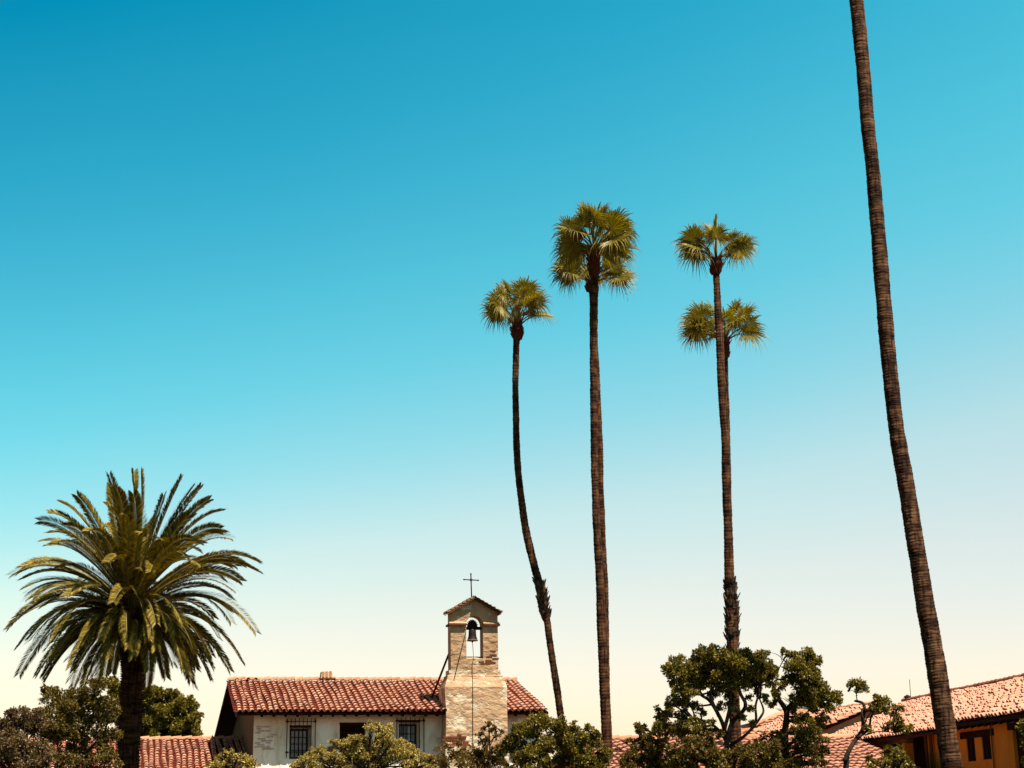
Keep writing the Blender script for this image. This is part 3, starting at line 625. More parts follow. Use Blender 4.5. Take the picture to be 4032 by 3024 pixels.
# rafters
q = MB(); u = uA+.2
while u < uS:
    q = MB(); q.hexa([LW(u,.1,zE-.16),LW(u+.09,.1,zE-.16),LW(u+.09,.62,zE-.16+TP*.5),LW(u,.62,zE-.16+TP*.5),LW(u,.1,zE-.06),LW(u+.09,.1,zE-.06),LW(u+.09,.62,zE-.06+TP*.5),LW(u,.62,zE-.06+TP*.5)]); u += .55
    q.build('rafter', M_wood, wing)
# vent cowl and rod on the far ridge end
vr_ = FW.o + FW.u*(uB-.5) + FW.vv*RUN
q = MB(); q.tube([(0,0,zR),(0,0,zR+.22)], .10, 10); q.lathe([(.16,.20),(.15,.26),(0,.34)], (0,0,zR), 12); q.tube([(.14,0,zR),(.14,0,zR+.95)], .012, 6)
vo = q.build('roof_vent', M_iron, None); vo.location = vr_; tag(vo, 'small dark vent with a thin upright rod on the left end of the wing roof', 'vent')

# gable-fronted house closing the wing
p5 = pt(3434, 2800, 65.2); FG = Frame(p5.x, p5.y, TH)
gb = FG.root('gabled_house'); tag(gb, 'small gable fronted house with pink plaster wall above the far end of the wing roof', 'house')
zP = FG.uw(3434, 2778, -.3)[1]; uLg, zLg = FG.uw(3250, 2862, -.3); uRg = -uLg; DG = 9.0
m_ = MB(); pt_ = (zP-zLg)/(-uLg)
Sg = Vector((-uLg,0,zP-zLg)); ng = int(Sg.length/.36)
nc = int(DG/.26)
tile_roof(m_, (uLg, DG-.5, zLg), (0,-1,0), Sg, nc, ng, DG/nc, Sg.length/ng)
Sg2 = Vector((-uRg,0,zP-zLg)); tile_roof(m_, (uRg, -.3, zLg), (0,1,0), Sg2, nc, ng, DG/nc, Sg2.length/ng)
slab(m_, [(uLg,-.3,zLg-.01),(0,-.3,zP-.02),(0,DG-.5,zP-.02),(uLg,DG-.5,zLg-.01)], .10, 3)
slab(m_, [(uRg,-.3,zLg-.01),(0,-.3,zP-.03),(0,DG-.5,zP-.03),(uRg,DG-.5,zLg-.01)], .10, 3)
ridge_caps(m_, (0,DG-.5,zP+.03), (0,-.3,zP+.03), .12, .4)
ridge_caps(m_, (0,-.28,zP+.03), (uLg,-.28,zLg+.03), .09, .4)
m_.build('roof', [M_tile, M_pan, M_ridge, M_wood], gb)
m_ = MB(); m_.prism([(uLg+.25,0,0),(-uLg-.25,0,0),(-uLg-.25,0,zLg+.1),(0,0,zP-.14),(uLg+.25,0,zLg+.1)], (0,DG-.9,0)); m_.build('wall', M_pink, gb)


# ---------------------------------------------------------------- foliage tools
def mesh_np(name, V, n, mats, parent, org, midx=None, smooth=False):
    """V: (faces, n, 3) separate n-gons"""
    nf = V.shape[0]; me = bpy.data.meshes.new(name)
    me.vertices.add(nf*n); me.vertices.foreach_set('co', (V.reshape(-1, 3) - np.array(org)).astype(np.float32).ravel())
    me.loops.add(nf*n); me.loops.foreach_set('vertex_index', np.arange(nf*n, dtype=np.int32))
    me.polygons.add(nf); me.polygons.foreach_set('loop_start', np.arange(0, nf*n, n, dtype=np.int32)); me.polygons.foreach_set('loop_total', np.full(nf, n, dtype=np.int32))
    for m_ in mats: me.materials.append(m_)
    if midx is not None: me.polygons.foreach_set('material_index', midx.astype(np.int32))
    me.update(calc_edges=True); me.validate()
    o = bpy.data.objects.new(name, me); COL.objects.link(o); o.parent = parent
    return o
def unit(a): return a/np.maximum(np.linalg.norm(a, axis=-1, keepdims=True), 1e-9)
def leaves(C, A, size, per, wid=.42, spread=.9):
    """rosettes of rhombic leaves round points C pointing along A"""
    n = len(C); C = np.repeat(C, per, 0); A = np.repeat(A, per, 0)
    d = unit(A + spread*rng.normal(size=C.shape)); s = unit(np.cross(d, rng.normal(size=C.shape)))
    nn = np.cross(d, s); L = (size*rng.uniform(.5, 1.35, (len(C), 1)))
    b = C + d*L*.08; mid = C + d*L*.55 + nn*L*.05; tip = C + d*L - nn*L*.10
    return np.stack([b, mid + s*L*wid*.5, tip, mid - s*L*wid*.5], 1)

def blob_points(c, r, n, rg, flat=.85):
    """leaf tufts gathered in sub clumps on and in a ball"""
    ns = max(5, int(9 + r*9)); d = unit(rg.normal(size=(ns, 3))); rad = r*rg.uniform(.35, .92, (ns, 1))
    sc_ = np.array([1, 1, flat]); sub = np.array(c) + d*rad*sc_; sr = r*rg.uniform(.20, .42, ns)
    k = rg.integers(0, ns, n); u_ = unit(rg.normal(size=(n, 3))); rr = sr[k][:, None]*(rg.uniform(0, 1, (n, 1))**.45)
    return sub[k] + u_*rr*sc_, unit(u_ + .5*np.array([0, 0, 1.0]) + .3*(sub[k]-np.array(c))/r), sub

def curve(P, n=8):
    """Catmull-Rom through points"""
    P = [Vector(p) for p in P]; Q = [P[0]*2-P[1]] + P + [P[-1]*2-P[-2]]; out = []
    for i in range(1, len(Q)-2):
        for k in range(n):
            t_ = k/n; a, b, c_, d = Q[i-1], Q[i], Q[i+1], Q[i+2]
            out.append(.5*((2*b) + (c_-a)*t_ + (2*a-5*b+4*c_-d)*t_*t_ + (3*b-a-3*c_+d)*t_**3))
    out.append(P[-1]); return out

def tree(name, label, cat, group, depth, base_px, blobs, leaf, lsize, dens=1.0, limbs=(), trunk_r=.12, bark=None, per=5, seed=1, dscale=.5, fork=None, limb_r=.05, wid=.42, twigs=True):
    """blobs: (px, py, radius px[, depth offset m]); limbs: pixel paths"""
    rg = np.random.default_rng(seed); rd = random.Random(seed); pm = F/depth
    B = []
    for b in blobs:
        r_ = b[2]/pm; off = b[3] if len(b) > 3 else rd.uniform(-1, 1)*dscale
        B.append((pt(b[0], b[1], depth+off), r_*1.08))
    bp = pt(base_px[0], base_px[1], depth); base = Vector((bp.x, bp.y, 0)); root = empty(name, base); tag(root, label, cat, group)
    T = MB(); fk = pt(*(fork or base_px), depth)
    T.tube(curve([base, base.lerp(fk, .35)+Vector((rd.uniform(-.1,.1),0,0)), base.lerp(fk, .7)+Vector((rd.uniform(-.08,.08),0,0)), fk], 5), [trunk_r*(1.25-.45*i/15) for i in range(16)], 9)
    LP = []
    for lb in limbs:
        rr = limb_r; path = lb
        if isinstance(lb, dict): rr = lb['r']; path = lb['p']
        P = [pt(x, y, depth + rd.uniform(-.12, .12)) for x, y in path]; cv = curve(P, 5)
        T.tube(cv, [rr*(1-.55*i/len(cv)) for i in range(len(cv))], 7); LP += cv
    if not LP: LP = [fk]
    allp = []; alla = []
    for c_, r_ in B:
        n = int(dens*240*(r_/.35)**2); p, a, sub = blob_points(c_, r_, max(20, n), rg); allp.append(p); alla.append(a)
        if twigs:
            s_ = min(LP, key=lambda q: (q-c_).length + (0 if q.z < c_.z+.1 else .5))
            m_ = s_.lerp(c_, .5) + Vector((rd.uniform(-.1,.1), rd.uniform(-.1,.1), rd.uniform(-.05,.15)))*r_*2
            cv = curve([s_, m_, c_], 4); T.tube(cv, [max(.008, .028*(1-.6*i/len(cv))) for i in range(len(cv))], 5)
            for q in sub[:7]:
                q = Vector(q); T.tube([cv[-3], (cv[-3]+q)*.5 + Vector((0,0,.03)), q], [.014, .010, .005], 4)
    T.build('trunk', bark or M_bark, root, base, True)
    P_ = np.concatenate(allp); A_ = np.concatenate(alla)
    mesh_np('crown', leaves(P_, A_, lsize, per, wid), 4, [leaf], root, base)
    return root

def path_px(path, depth, down=True):
    """centre line and radius from (px, py, width px); carried down to the ground"""
    P = [pt(x, y, depth) for x, y, w_ in path]; R = [w_/2/F*depth for x, y, w_ in path]
    if down:
        a, b = P[-2], P[-1]; k = b.z/max(1e-3, (a.z-b.z)); end = b + (b-a)*k*.6; end.z = -.05
        P.append(b.lerp(end, .5)); R.append(R[-1]*1.08); P.append(end); R.append(R[-1]*1.25)
    return P, R

def ringed_trunk(P, R, step=.11, amp=.045, n=16, seed=1):
    rd = random.Random(seed); cv = curve(P, 12); rad = np.interp(np.linspace(0, len(R)-1, len(cv)), range(len(R)), R)
    L = [0]
    for a, b in zip(cv, cv[1:]): L.append(L[-1] + (b-a).length)
    tot = L[-1]; m_ = MB(); Q = []; RR = []; s_ = 0; k = 0
    while s_ < tot:
        st = step*rd.uniform(.6, 1.4)
        for off, f in ((0, 1+amp*rd.uniform(.4, 1.2)), (st*.55, 1-amp*.3), (st*.93, 1-amp*rd.uniform(.3, 1.0))):
            q = min(s_+off, tot)
            p = Vector((np.interp(q, L, [c[0] for c in cv]), np.interp(q, L, [c[1] for c in cv]), np.interp(q, L, [c[2] for c in cv])))
            bul = 1 + .05*noise.noise(Vector((0, seed*7.3, q*1.1))) + .05*noise.noise(Vector((3, seed*2.1, q*3.0)))
            Q.append(p + Vector((.03*noise.noise(Vector((q*.6, seed, 0))), 0, 0))); RR.append(float(np.interp(q, L, rad))*f*bul)
        s_ += st
    m_.tube(Q, RR, n)
    # irregular surface
    c_ = m_.v; m_.v = [(x + .012*noise.noise(Vector((x*14, y*14, z*9))), y, z) for x, y, z in c_]
    return m_, cv

def boots(mb, P, R, n, ln, wd, up=1.0, out=.5, seed=1, m=0):
    rd = random.Random(seed); cv = curve(P, 6); K = len(cv)
    for i in range(n):
        f = rd.uniform(0, 1)*(K-1); i0 = min(int(f), K-2); c = cv[i0].lerp(cv[i0+1], f-i0); r = np.interp(f/(K-1), np.linspace(0, 1, len(R)), R)
        a = rd.uniform(0, 6.283); o = Vector((math.cos(a), math.sin(a), 0)); s_ = Vector((-o.y, o.x, 0)); z = Vector((0, 0, up))
        l_ = ln*rd.uniform(.6, 1.3); w_ = wd*rd.uniform(.7, 1.2); b0 = c + o*r*.85; tip = b0 + (z + o*out*rd.uniform(.4, 1.3) + s_*rd.uniform(-.25,.25)).normalized()*l_; th = .02
        mb.add([b0-s_*w_, b0+s_*w_, b0+s_*w_*.8+o*th*2, b0-s_*w_*.8+o*th*2, tip-s_*w_*.35, tip+s_*w_*.35, tip+s_*w_*.3+o*th, tip-s_*w_*.3+o*th],
               [(0,3,2,1),(4,5,6,7),(0,1,5,4),(1,2,6,5),(2,3,7,6),(3,0,4,7)], m)

def fan_leaf(F4, PET, base, az, el, Lp, R, rg, sag=.25, face_el=None):
    """one costapalmate fan leaf. F4 gets quads, PET gets petiole tubes"""
    h = np.array([math.cos(az), math.sin(az), 0.0]); up = np.array([0, 0, 1.0])
    d0 = h*math.cos(el) + up*math.sin(el); e2 = el - sag; d1 = h*math.cos(e2) + up*math.sin(e2)
    p1 = base + d0*Lp*.5; hub = p1 + d1*Lp*.5
    PET.tube([Vector(base), Vector(p1), Vector(hub)], [.035, .026, .02], 5, m=0)
    ea = e2 - .35 + rg.normal()*.12; a = h*math.cos(ea) + up*math.sin(ea); s = unit(np.cross(a, up + .01*h)); tw = float(rg.choice([-1, 1]))*rg.uniform(.3, 1.25)
    nrm = np.cross(s, a); s, nrm = s*math.cos(tw) + nrm*math.sin(tw), nrm*math.cos(tw) - s*math.sin(tw)
    ns = 38; span = math.radians(150); dps = 2*span/ns
    for i in range(ns):
        ps = -span + (i+.5)*dps; c_, s_ = math.cos(ps), math.sin(ps); cup = .22*(1-abs(ps)/span)+.10*abs(s_)
        d = unit(a*c_ + s*s_ + nrm*cup*.6); side = unit(-a*s_ + s*c_); Ls = R*(1-.22*(abs(ps)/span)**2)*rg.uniform(.82, 1.10)
        r1 = Ls*.50; w1 = r1*dps*.5
        def P(r_, w_, lift, droop): return hub + d*r_ + side*w_ + nrm*lift - up*droop
        m0 = P(.02, 0, 0, 0); l1 = P(r1, -w1, 0, .02*R); k1 = P(r1, 0, w1*.8, .02*R); q1 = P(r1, w1, 0, .02*R)
        F4.append([m0, l1, k1, k1]); F4.append([m0, k1, q1, q1])
        g0 = rg.uniform(.12, .30); jit = rg.normal()*.05
        r2 = Ls*.74; l2 = P(r2, -w1*.55, 0, g0*R*.30) + side*jit*.3; k2 = P(r2, 0, w1*.3, g0*R*.30) + side*jit*.3; q2 = P(r2, w1*.55, 0, g0*R*.30) + side*jit*.3
        F4.append([l1, l2, k2, k1]); F4.append([k1, k2, q2, q1])
        t3 = P(Ls*.92, 0, 0, g0*R*1.0) + side*jit*R; F4.append([l2, t3 - side*w1*.2, t3 + side*w1*.2, q2])
        t4 = P(Ls*1.0, 0, 0, g0*R*2.0) + side*jit*1.5*R; F4.append([t3 - side*w1*.2, t4, t4, t3 + side*w1*.2])
def mesh_quads(name, Q, mats, parent, org): return mesh_np(name, np.array(Q, dtype=float), 4, mats, parent, org)

def fan_palm(label, depth, path, collar_px, crown, seed, leafR, mat_trunk, oldb=None, collar_w=1.5, group='tall fan palms rising over the roofs', amp=.045, step=.11):
    """crown: list of (azimuth deg [0 = picture right, 90 = away], elevation deg, petiole length) or int"""
    P, R = path_px(path, depth); base = P[-1].copy(); base.z = 0; root = empty('fan_palm', base); tag(root, label, 'palm tree', group)
    tm, cv = ringed_trunk(P, R, seed=seed, amp=amp, step=step); tm.build('trunk', mat_trunk, root, base, True)
    top = P[0]; cp = pt(collar_px[0], collar_px[1], depth); ln = (top-cp).length
    cm = MB(); rr = R[0]
    cm.tube([cp + (top-cp)*f for f in (0, .12, .4, .7, 1.0, 1.15)], [rr*.95, rr*collar_w*.85, rr*collar_w, rr*collar_w*.92, rr*collar_w*.72, rr*.4], 12)
    boots(cm, [cp, top], [rr*collar_w*.8, rr*collar_w*1.02, rr*collar_w*.7], 70, .20, .045, 1.0, .55, seed)
    cm.build('leaf_bases', M_boots, root, base)
    if oldb:
        om = MB(); Po, Ro = path_px(oldb, depth, False); boots(om, Po, [r_*.95 for r_ in Ro], 150, .20, .05, .9, .45, seed+3); om.build('old_leaf_bases', M_oldboots, root, base)
    rg = np.random.default_rng(seed); Q = []; pet = MB(); b0 = np.array(top)
    for (az, el, lp) in crown:
        fan_leaf(Q, pet, b0 + np.array([0,0,-.05]) , math.radians(az + rg.normal()*6), math.radians(el + rg.normal()*4), lp, leafR*rg.uniform(.92, 1.1), rg)
    co = mesh_quads('crown', Q, [L_fan], root, base); pet.build('petioles', L_rachis, co, base, True)
    return root
def spiral(n, e0, e1, lp0, lp1, seed):
    rd = random.Random(seed); out = []
    for i in range(n):
        f = (i+.5)/n; out.append((rd.uniform(0,360)*.15 + i*137.5, e0 + (e1-e0)*f**.9 + rd.uniform(-6,6), lp0 + (lp1-lp0)*f))
    return out

# ---------------------------------------------------------------- palms
fan_palm('fan palm just right of the bell tower, its slim trunk leaning and shaggy midway', 52,
    [(2036,1285,28),(2034,1340,27),(2031,1420,26),(2030,1560,26),(2034,1720,27),(2042,1880,28),(2056,2000,29),(2078,2120,31),(2104,2230,31),(2124,2300,33),(2138,2380,37),(2147,2425,33),(2155,2450,27),(2166,2520,26),(2182,2640,27),(2199,2760,28),(2214,2870,29)],
    (2037,1340), spiral(18, 86, 36, 1.36, .84, 3), 11, .70, M_trunk, oldb=[(2122,2290,32),(2138,2380,36),(2150,2432,32)], collar_w=1.45)
fan_palm('tallest fan palm with the fullest crown, front one of the close pair', 50,
    [(2340,985,36),(2340,1060,36),(2339,1150,35),(2338,1300,33),(2338,1500,31),(2340,1750,30),(2346,1980,30),(2354,2150,32),(2360,2280,33),(2366,2400,36),(2374,2560,39),(2382,2720,40),(2389,2900,41)],
    (2341,1090), spiral(28, 86, 14, 1.25, .78, 5), 12, .82, M_trunk, collar_w=1.35)
fan_palm('fan palm half hidden behind the tallest palm, crown just under that one', 54,
    [(2330,1112,27),(2332,1180,27),(2340,1320,27),(2352,1550,27),(2360,1750,27),(2366,1950,27),(2374,2150,27),(2382,2350,27),(2386,2600,28),(2392,2900,30)],
    (2325,1150), [(0,38,1.0),(185,45,1.0),(15,58,1.2),(170,60,1.15),(-40,35,.9),(-140,35,.9),(-90,40,.7),(60,40,1.0),(120,40,1.0),(5,22,.95),(180,25,.95),(-25,65,1.2),(-155,65,1.2),(90,60,1.3),(200,35,.9),(30,75,1.3),(150,75,1.3)], 13, .78, M_trunk, collar_w=1.3)
fan_palm('fan palm with a sparse two sided crown directly above another crown', 48,
    [(2819,1022,28),(2820,1080,27),(2824,1150,28),(2828,1250,31),(2833,1350,33),(2840,1460,33),(2851,1660,34),(2859,1850,35),(2866,2050,36),(2871,2250,39),(2877,2320,44),(2882,2420,50),(2884,2540,46),(2886,2640,44),(2892,2800,44)],
    (2820,1082), [(180,58,1.0),(195,38,.75),(165,48,.8),(150,66,1.0),(100,84,1.05),(-80,84,1.0),(60,80,.95),(4,46,1.0),(-8,34,.85),(15,40,.8),(-165,25,.6),(175,45,.9),(20,52,.9),(-100,60,.8),(150,40,.8)], 14, .70, M_trunk,
    oldb=[(2877,2300,42),(2882,2420,50),(2885,2560,46)], collar_w=1.6)
fan_palm('fan palm directly behind the sparse crowned one, its crown lower and wider', 53,
    [(2851,1340,28),(2853,1420,27),(2856,1520,26),(2862,1700,26),(2866,1900,27),(2870,2100,28),(2876,2300,29),(2882,2500,30),(2890,2800,31)],
    (2853,1412), [(176,54,1.25),(184,38,1.1),(160,66,1.25),(120,76,1.25),(70,80,1.25),(40,70,1.25),(2,56,1.2),(-6,42,1.05),(12,34,1.0),(-170,30,.95),(-120,40,.8),(-60,42,.8),(172,26,1.0),(200,60,1.1),(-90,55,.8),(100,40,1.0),(20,60,1.2),(150,50,1.1)], 15, .74, M_trunk, collar_w=1.5)
near = [(3262,-760,56),(3290,-560,56),(3330,-260,58),(3371,0,60),(3398,265,60),(3420,530,58),(3448,796,59),(3472,1094,63),(3517,1586,62),(3584,2005,67),(3642,2370,72),(3657,2450,73),(3690,2661,77),(3724,2871,80),(3746,3024,84)]
fan_palm('nearest palm, a thick leaning ringed trunk up the whole right side, crown out of view', 34, near, (3270,-700), spiral(22, 84, -10, 1.1, 1.0, 9), 16, 1.0, M_trunknear, collar_w=1.4, group=None, amp=.03, step=.07)

# ---------------------------------------------------------------- date palm
DD = 50.0
def date_palm():
    path = [(524,2330,80),(522,2440,92),(521,2560,90),(520,2640,82),(516,2760,88),(510,2880,87),(503,3024,86)]
    P, R = path_px(path, DD); base = P[-1].copy(); base.z = 0; root = empty('date_palm', base)
    tag(root, 'broad date palm with a great round head of arching feather fronds on a thick trunk', 'palm tree')
    tm, cv = ringed_trunk(P, R, seed=21, amp=.05, step=.085, n=26)
    bm_ = MB(); rd = random.Random(5)
    # diamond leaf scars all over the trunk
    L = 0
    for i, (a, b) in enumerate(zip(cv, cv[1:])):
        seg = (b-a).length; r_ = float(np.interp(i/(len(cv)-1), np.linspace(0,1,len(R)), R)); nrow_ = max(1, int(seg/.11))
        for q in range(nrow_):
            L += 1; c_ = a.lerp(b, (q+.5)/nrow_)
            for k in range(14):
                th = 2*math.pi*(k + .5*(L % 2))/14 + rd.uniform(-.05,.05); o = Vector((math.cos(th), math.sin(th), 0)); s_ = Vector((-o.y, o.x, 0)); z = Vector((0,0,1)); w_ = r_*.20; h_ = .05
                pr = r_*(1.02+rd.uniform(0,.05)); f = c_ + o*pr
                tm.add([f - s_*w_ - o*.03, f - z*h_ - o*.03, f + s_*w_ - o*.03, f + z*h_*.3 + o*.035], [(0,1,3),(1,2,3),(2,0,3)])
    tm.build('trunk', M_datetrunk, root, base)
    core = pt(518, 2330, DD); pm = F/DD
    cm = MB(); cm.tube([core + Vector((0,0,z)) for z in (-1.5,-1.1,-.6,-.2,.2,.45)], [.36,.48,.55,.48,.32,.1], 16)
    boots(cm, [core+Vector((0,0,-1.4)), core+Vector((0,0,0))], [.40,.52,.5], 170, .34, .05, .7, .9, 5); cm.build('leaf_bases', M_boots, root, base)
    tips = [(725,60),(700,75),(540,115),(605,120),(945,100),(1050,150),(815,160),(1085,210),(1140,360),(1210,420),(1370,560),(1375,615),(1290,690),(1285,740),(1370,935),(1265,900),(1300,1090),(1235,1130),(1085,1150),(985,1120),(880,1145),(800,1110),(515,1140),(460,1140),(275,1150),(240,1140),(130,1135),(115,990),(165,1000),(75,870),(90,720),(130,720),(55,610),(80,590),(240,630),(320,320),(365,265),(485,250),(450,400),(870,480),(1255,540),(1230,620),(690,580),(860,650),(680,1010),(340,820),(360,920),(890,900),(885,1000),(1050,1110),(1105,1060),(400,620),(330,500),(1080,600),(350,1090),(640,440),(1010,150),(760,240),(690,230)]
    fr = []
    for i in range(28):
        az = i*2.39996 + .7; e = math.radians(-28 - 30*(i/43)); rr = 3.5*rd.uniform(.82, 1.03)
        fr.append(np.array([math.cos(az)*math.cos(e)*rr, math.sin(az)*math.cos(e)*rr, math.sin(e)*rr - .1]))
    for i, (zx, zy) in enumerate(tips):
        px_, py_ = zx/1.3555, 1800 + zy/1.3555; dx = (px_-518)/pm; dz = -(py_-2325)/pm
        Ls = math.hypot(dx, dz); dep = 0.0
        tot = 3.75
        if Ls < tot: dep = math.sqrt(tot*tot - Ls*Ls)*rd.uniform(.5, .95)
        sgn = -1 if (i >= 39 and i < 54 and i not in (40,41)) else rd.choice((-1, 1))
        fr.append(np.array([dx, sgn*dep, dz]))
    for i in range(5):
        az = i*2.39996 + 1.3; e = math.radians(62 - 20*(i/4)); rr = 3.3*rd.uniform(.85, 1.05)
        fr.append(np.array([math.cos(az)*math.cos(e)*rr, math.sin(az)*math.cos(e)*rr, math.sin(e)*rr]))
    for i in range(78):
        az = i*2.39996 + rd.uniform(-.2,.2); e = math.radians(46 - 100*((i+.5)/78)**.8 + rd.uniform(-8, 8)); rr = 3.55*rd.uniform(.85, 1.08)
        if e < -.4: rr *= .92
        fr.append(np.array([math.cos(az)*math.cos(e)*rr, math.sin(az)*math.cos(e)*rr, math.sin(e)*rr - (.25 if e < 0 else 0)]))
    Q = []; ribs = MB(); rg = np.random.default_rng(8); c0 = np.array(core); up = np.array([0,0,1.0])
    for t_ in fr:
        hor = np.array([t_[0], t_[1], 0]); hl = np.linalg.norm(hor); hd = hor/max(hl, 1e-6)
        Lt = np.linalg.norm(t_); el = math.atan2(t_[2], hl)
        lift = .42*hl*(1.0 if el < 1.0 else .5) + (.15*Lt if el < -.3 else 0)
        b = c0 + hd*.22 + up*(-.55 + .75*max(-.9, math.sin(el))); tip = c0 + t_
        mid = b + hd*hl*.56 + up*(t_[2]*.50 + lift*.95 + .1)
        if el > 1.0: mid = b + hd*hl*.40 + up*(t_[2]*.55 + .15)
        sd = unit(np.cross(hd, up)) ; sw = rg.normal()*.12
        mid = mid + sd*sw*Lt*.5
        M_ = 46; ss = np.linspace(0, 1, M_)
        pts = np.array([(1-s_)**2*b + 2*s_*(1-s_)*mid + s_*s_*tip for s_ in ss]); tan = unit(np.gradient(pts, axis=0))
        ribs.tube([Vector(p) for p in pts[::5]] + [Vector(pts[-1])], [.032*(1-.85*k/10) for k in range(len(pts[::5])+1)], 5)
        tw = rg.normal()*.35
        for side in (-1, 1):
            for k in range(8, M_*5-4):
                f = k/5; i0 = min(int(f), M_-2); p = pts[i0] + (pts[i0+1]-pts[i0])*(f-i0); tg = tan[i0]; s_ = f/(M_-1)
                lat = unit(np.cross(tg, up)); nm = np.cross(lat, tg); 
                if nm[2] < 0: nm = -nm
                lt = lat*math.cos(tw) + nm*math.sin(tw); nm2 = nm*math.cos(tw) - lat*math.sin(tw)
                ll = .36*min(1, .35 + s_*2.2)*(1 - max(0, s_-.80)*1.6)*rg.uniform(.92, 1.06)
                d = unit(lt*side*(.95) + tg*(.95 + 1.1*max(0, s_-.6)) + nm2*rg.uniform(.18,.55) + rg.normal(size=3)*.03)
                w_ = .0115 if el < .7 else .016; wd_ = unit(np.cross(d, nm2))*w_ + nm2*.006
                e1 = p + d*ll*.55; e2 = p + d*ll - up*ll*.12
                Q.append([p - wd_*.7, e1 - wd_, e2, e1 + wd_])
    co = mesh_quads('crown', Q, [L_date], root, base); ribs.build('frond_ribs', L_rachis, co, base, True)
date_palm()

# distant palm crown behind the hipped house
dp = pt(3185, 2830, 95); root = empty('distant_palm', (dp.x, dp.y, 0)); tag(root, 'pale grey green palm top just showing behind the hipped roof', 'palm tree')
t = MB(); t.tube([(dp.x,dp.y,0),(dp.x,dp.y,dp.z)], [.3,.2], 10); t.build('trunk', M_bark, root, (dp.x,dp.y,0))
Q = []; rg = np.random.default_rng(31); rd = random.Random(4)
for i in range(46):
    az = i*2.4; e = math.radians(80 - 70*(i/46)); d = np.array([math.cos(az)*math.cos(e), math.sin(az)*math.cos(e), math.sin(e)]); b = np.array(dp); up = np.array([0,0,1.0]); s = unit(np.cross(d, up+.01))
    for k in range(14):
        p = b + d*(.3+1.6*k/14) - up*.25*(k/14)**2
        for sg in (-1, 1):
            e2 = p + (s*sg*.35 + d*.35 + up*.1); w_ = np.array([0,0,.02]); Q.append([p-w_, p+w_, e2, e2])
mesh_quads('crown', Q, [L_far], root, (dp.x,dp.y,0))

# ---------------------------------------------------------------- trees and shrubs
tree('leafy_tree', 'greyish brown leaved bushy tree at the far left edge of the picture', 'tree', 'trees and shrubs in the courtyard', 42, (90, 3024),
     [(60,2880,80),(110,2840,60),(20,2940,80),(85,2960,90),(150,2850,50),(140,2810,30),(60,2830,22),(30,3010,80),(120,3020,80),(95,2800,14),(0,2880,60),(190,2980,60),(35,2800,14),(10,2845,26)], L_brown, .085, 1.0, seed=2, fork=(90,2990), per=5)
tree('leafy_tree', 'dense dark olive tree immediately left of the date palm trunk', 'tree', 'trees and shrubs in the courtyard', 45, (300, 3024),
     [(210,2790,70),(190,2730,30),(235,2745,32),(175,2715,16),(215,2718,14),(280,2770,60),(330,2725,26),(290,2735,30),(330,2760,50),(380,2700,34),(362,2690,16),(410,2690,20),(425,2693,10),(390,2760,50),(430,2790,55),(240,2850,90),(330,2840,90),(420,2870,70),(200,2900,70),(300,2920,70),(400,2950,55),(240,2990,50),(340,3000,60),(440,3000,60),(160,2830,45)], L_dark, .085, 1.0,
     limbs=[{'p':[(300,3000),(290,2920),(270,2840),(240,2780)],'r':.04},{'p':[(300,2990),(340,2900),(370,2800),(375,2740)],'r':.05},{'p':[(305,2990),(400,2900),(430,2820)],'r':.04}], seed=3, fork=(300,2990))
tree('oak_tree', 'round crowned tree standing beyond the low roof behind the date palm', 'tree', None, 84, (610, 2990),
     [(445,2690,22),(455,2720,34),(450,2770,30),(480,2800,60),(585,2740,32),(610,2730,26),(640,2750,40),(680,2745,38),(560,2790,50),(720,2775,38),(745,2800,36),(650,2810,50),(600,2830,40),(760,2840,30),(700,2860,42),(770,2885,26),(640,2880,42),(560,2870,50),(740,2900,36),(600,2905,36),(785,2812,9),(500,2860,50),(690,2910,30),(520,2760,30)], L_olive, .17, .85, per=5,
     limbs=[{'p':[(610,2960),(600,2900),(580,2830),(590,2770)],'r':.12},{'p':[(612,2950),(640,2890),(670,2830),(690,2790)],'r':.10},{'p':[(612,2940),(560,2870),(500,2810)],'r':.09},{'p':[(640,2900),(700,2860),(740,2830)],'r':.06}], seed=4, trunk_r=.25, bark=M_palebark, fork=(610,2950), dscale=.9)
tree('shrub', 'small green shrub in front of the shaded corner left of the house', 'shrub', 'trees and shrubs in the courtyard', 45, (920, 3040),
     [(870,3015,38),(920,3010,42),(970,3015,40),(865,2985,20),(885,2965,12),(905,2975,16),(935,2980,18),(912,2958,8),(955,2985,20),(990,3005,25),(840,3020,30)], L_grey, .07, 1.0, seed=5, fork=(920,3030))
tree('shrub', 'light green domed shrub covering the wall below the middle window', 'shrub', 'trees and shrubs in the courtyard', 41, (1450, 3060),
     [(1180,3015,34),(1215,2985,30),(1250,2960,26),(1265,2945,12),(1290,2975,36),(1320,2935,28),(1300,2918,9),(1360,2940,36),(1400,2905,26),(1430,2915,40),(1460,2870,22),(1485,2860,16),(1500,2880,34),(1530,2875,22),(1455,2845,8),(1535,2855,8),(1550,2910,34),(1590,2940,34),(1630,2970,32),(1670,2995,32),(1340,2990,60),(1420,2970,60),(1500,2950,60),(1560,2985,60),(1250,3015,50),(1380,3030,60),(1480,3020,60),(1620,3020,50),(1700,3020,30),(1155,3020,20)], L_grey, .052, 2.0, per=6, seed=6, fork=(1450,3050), dscale=.35)
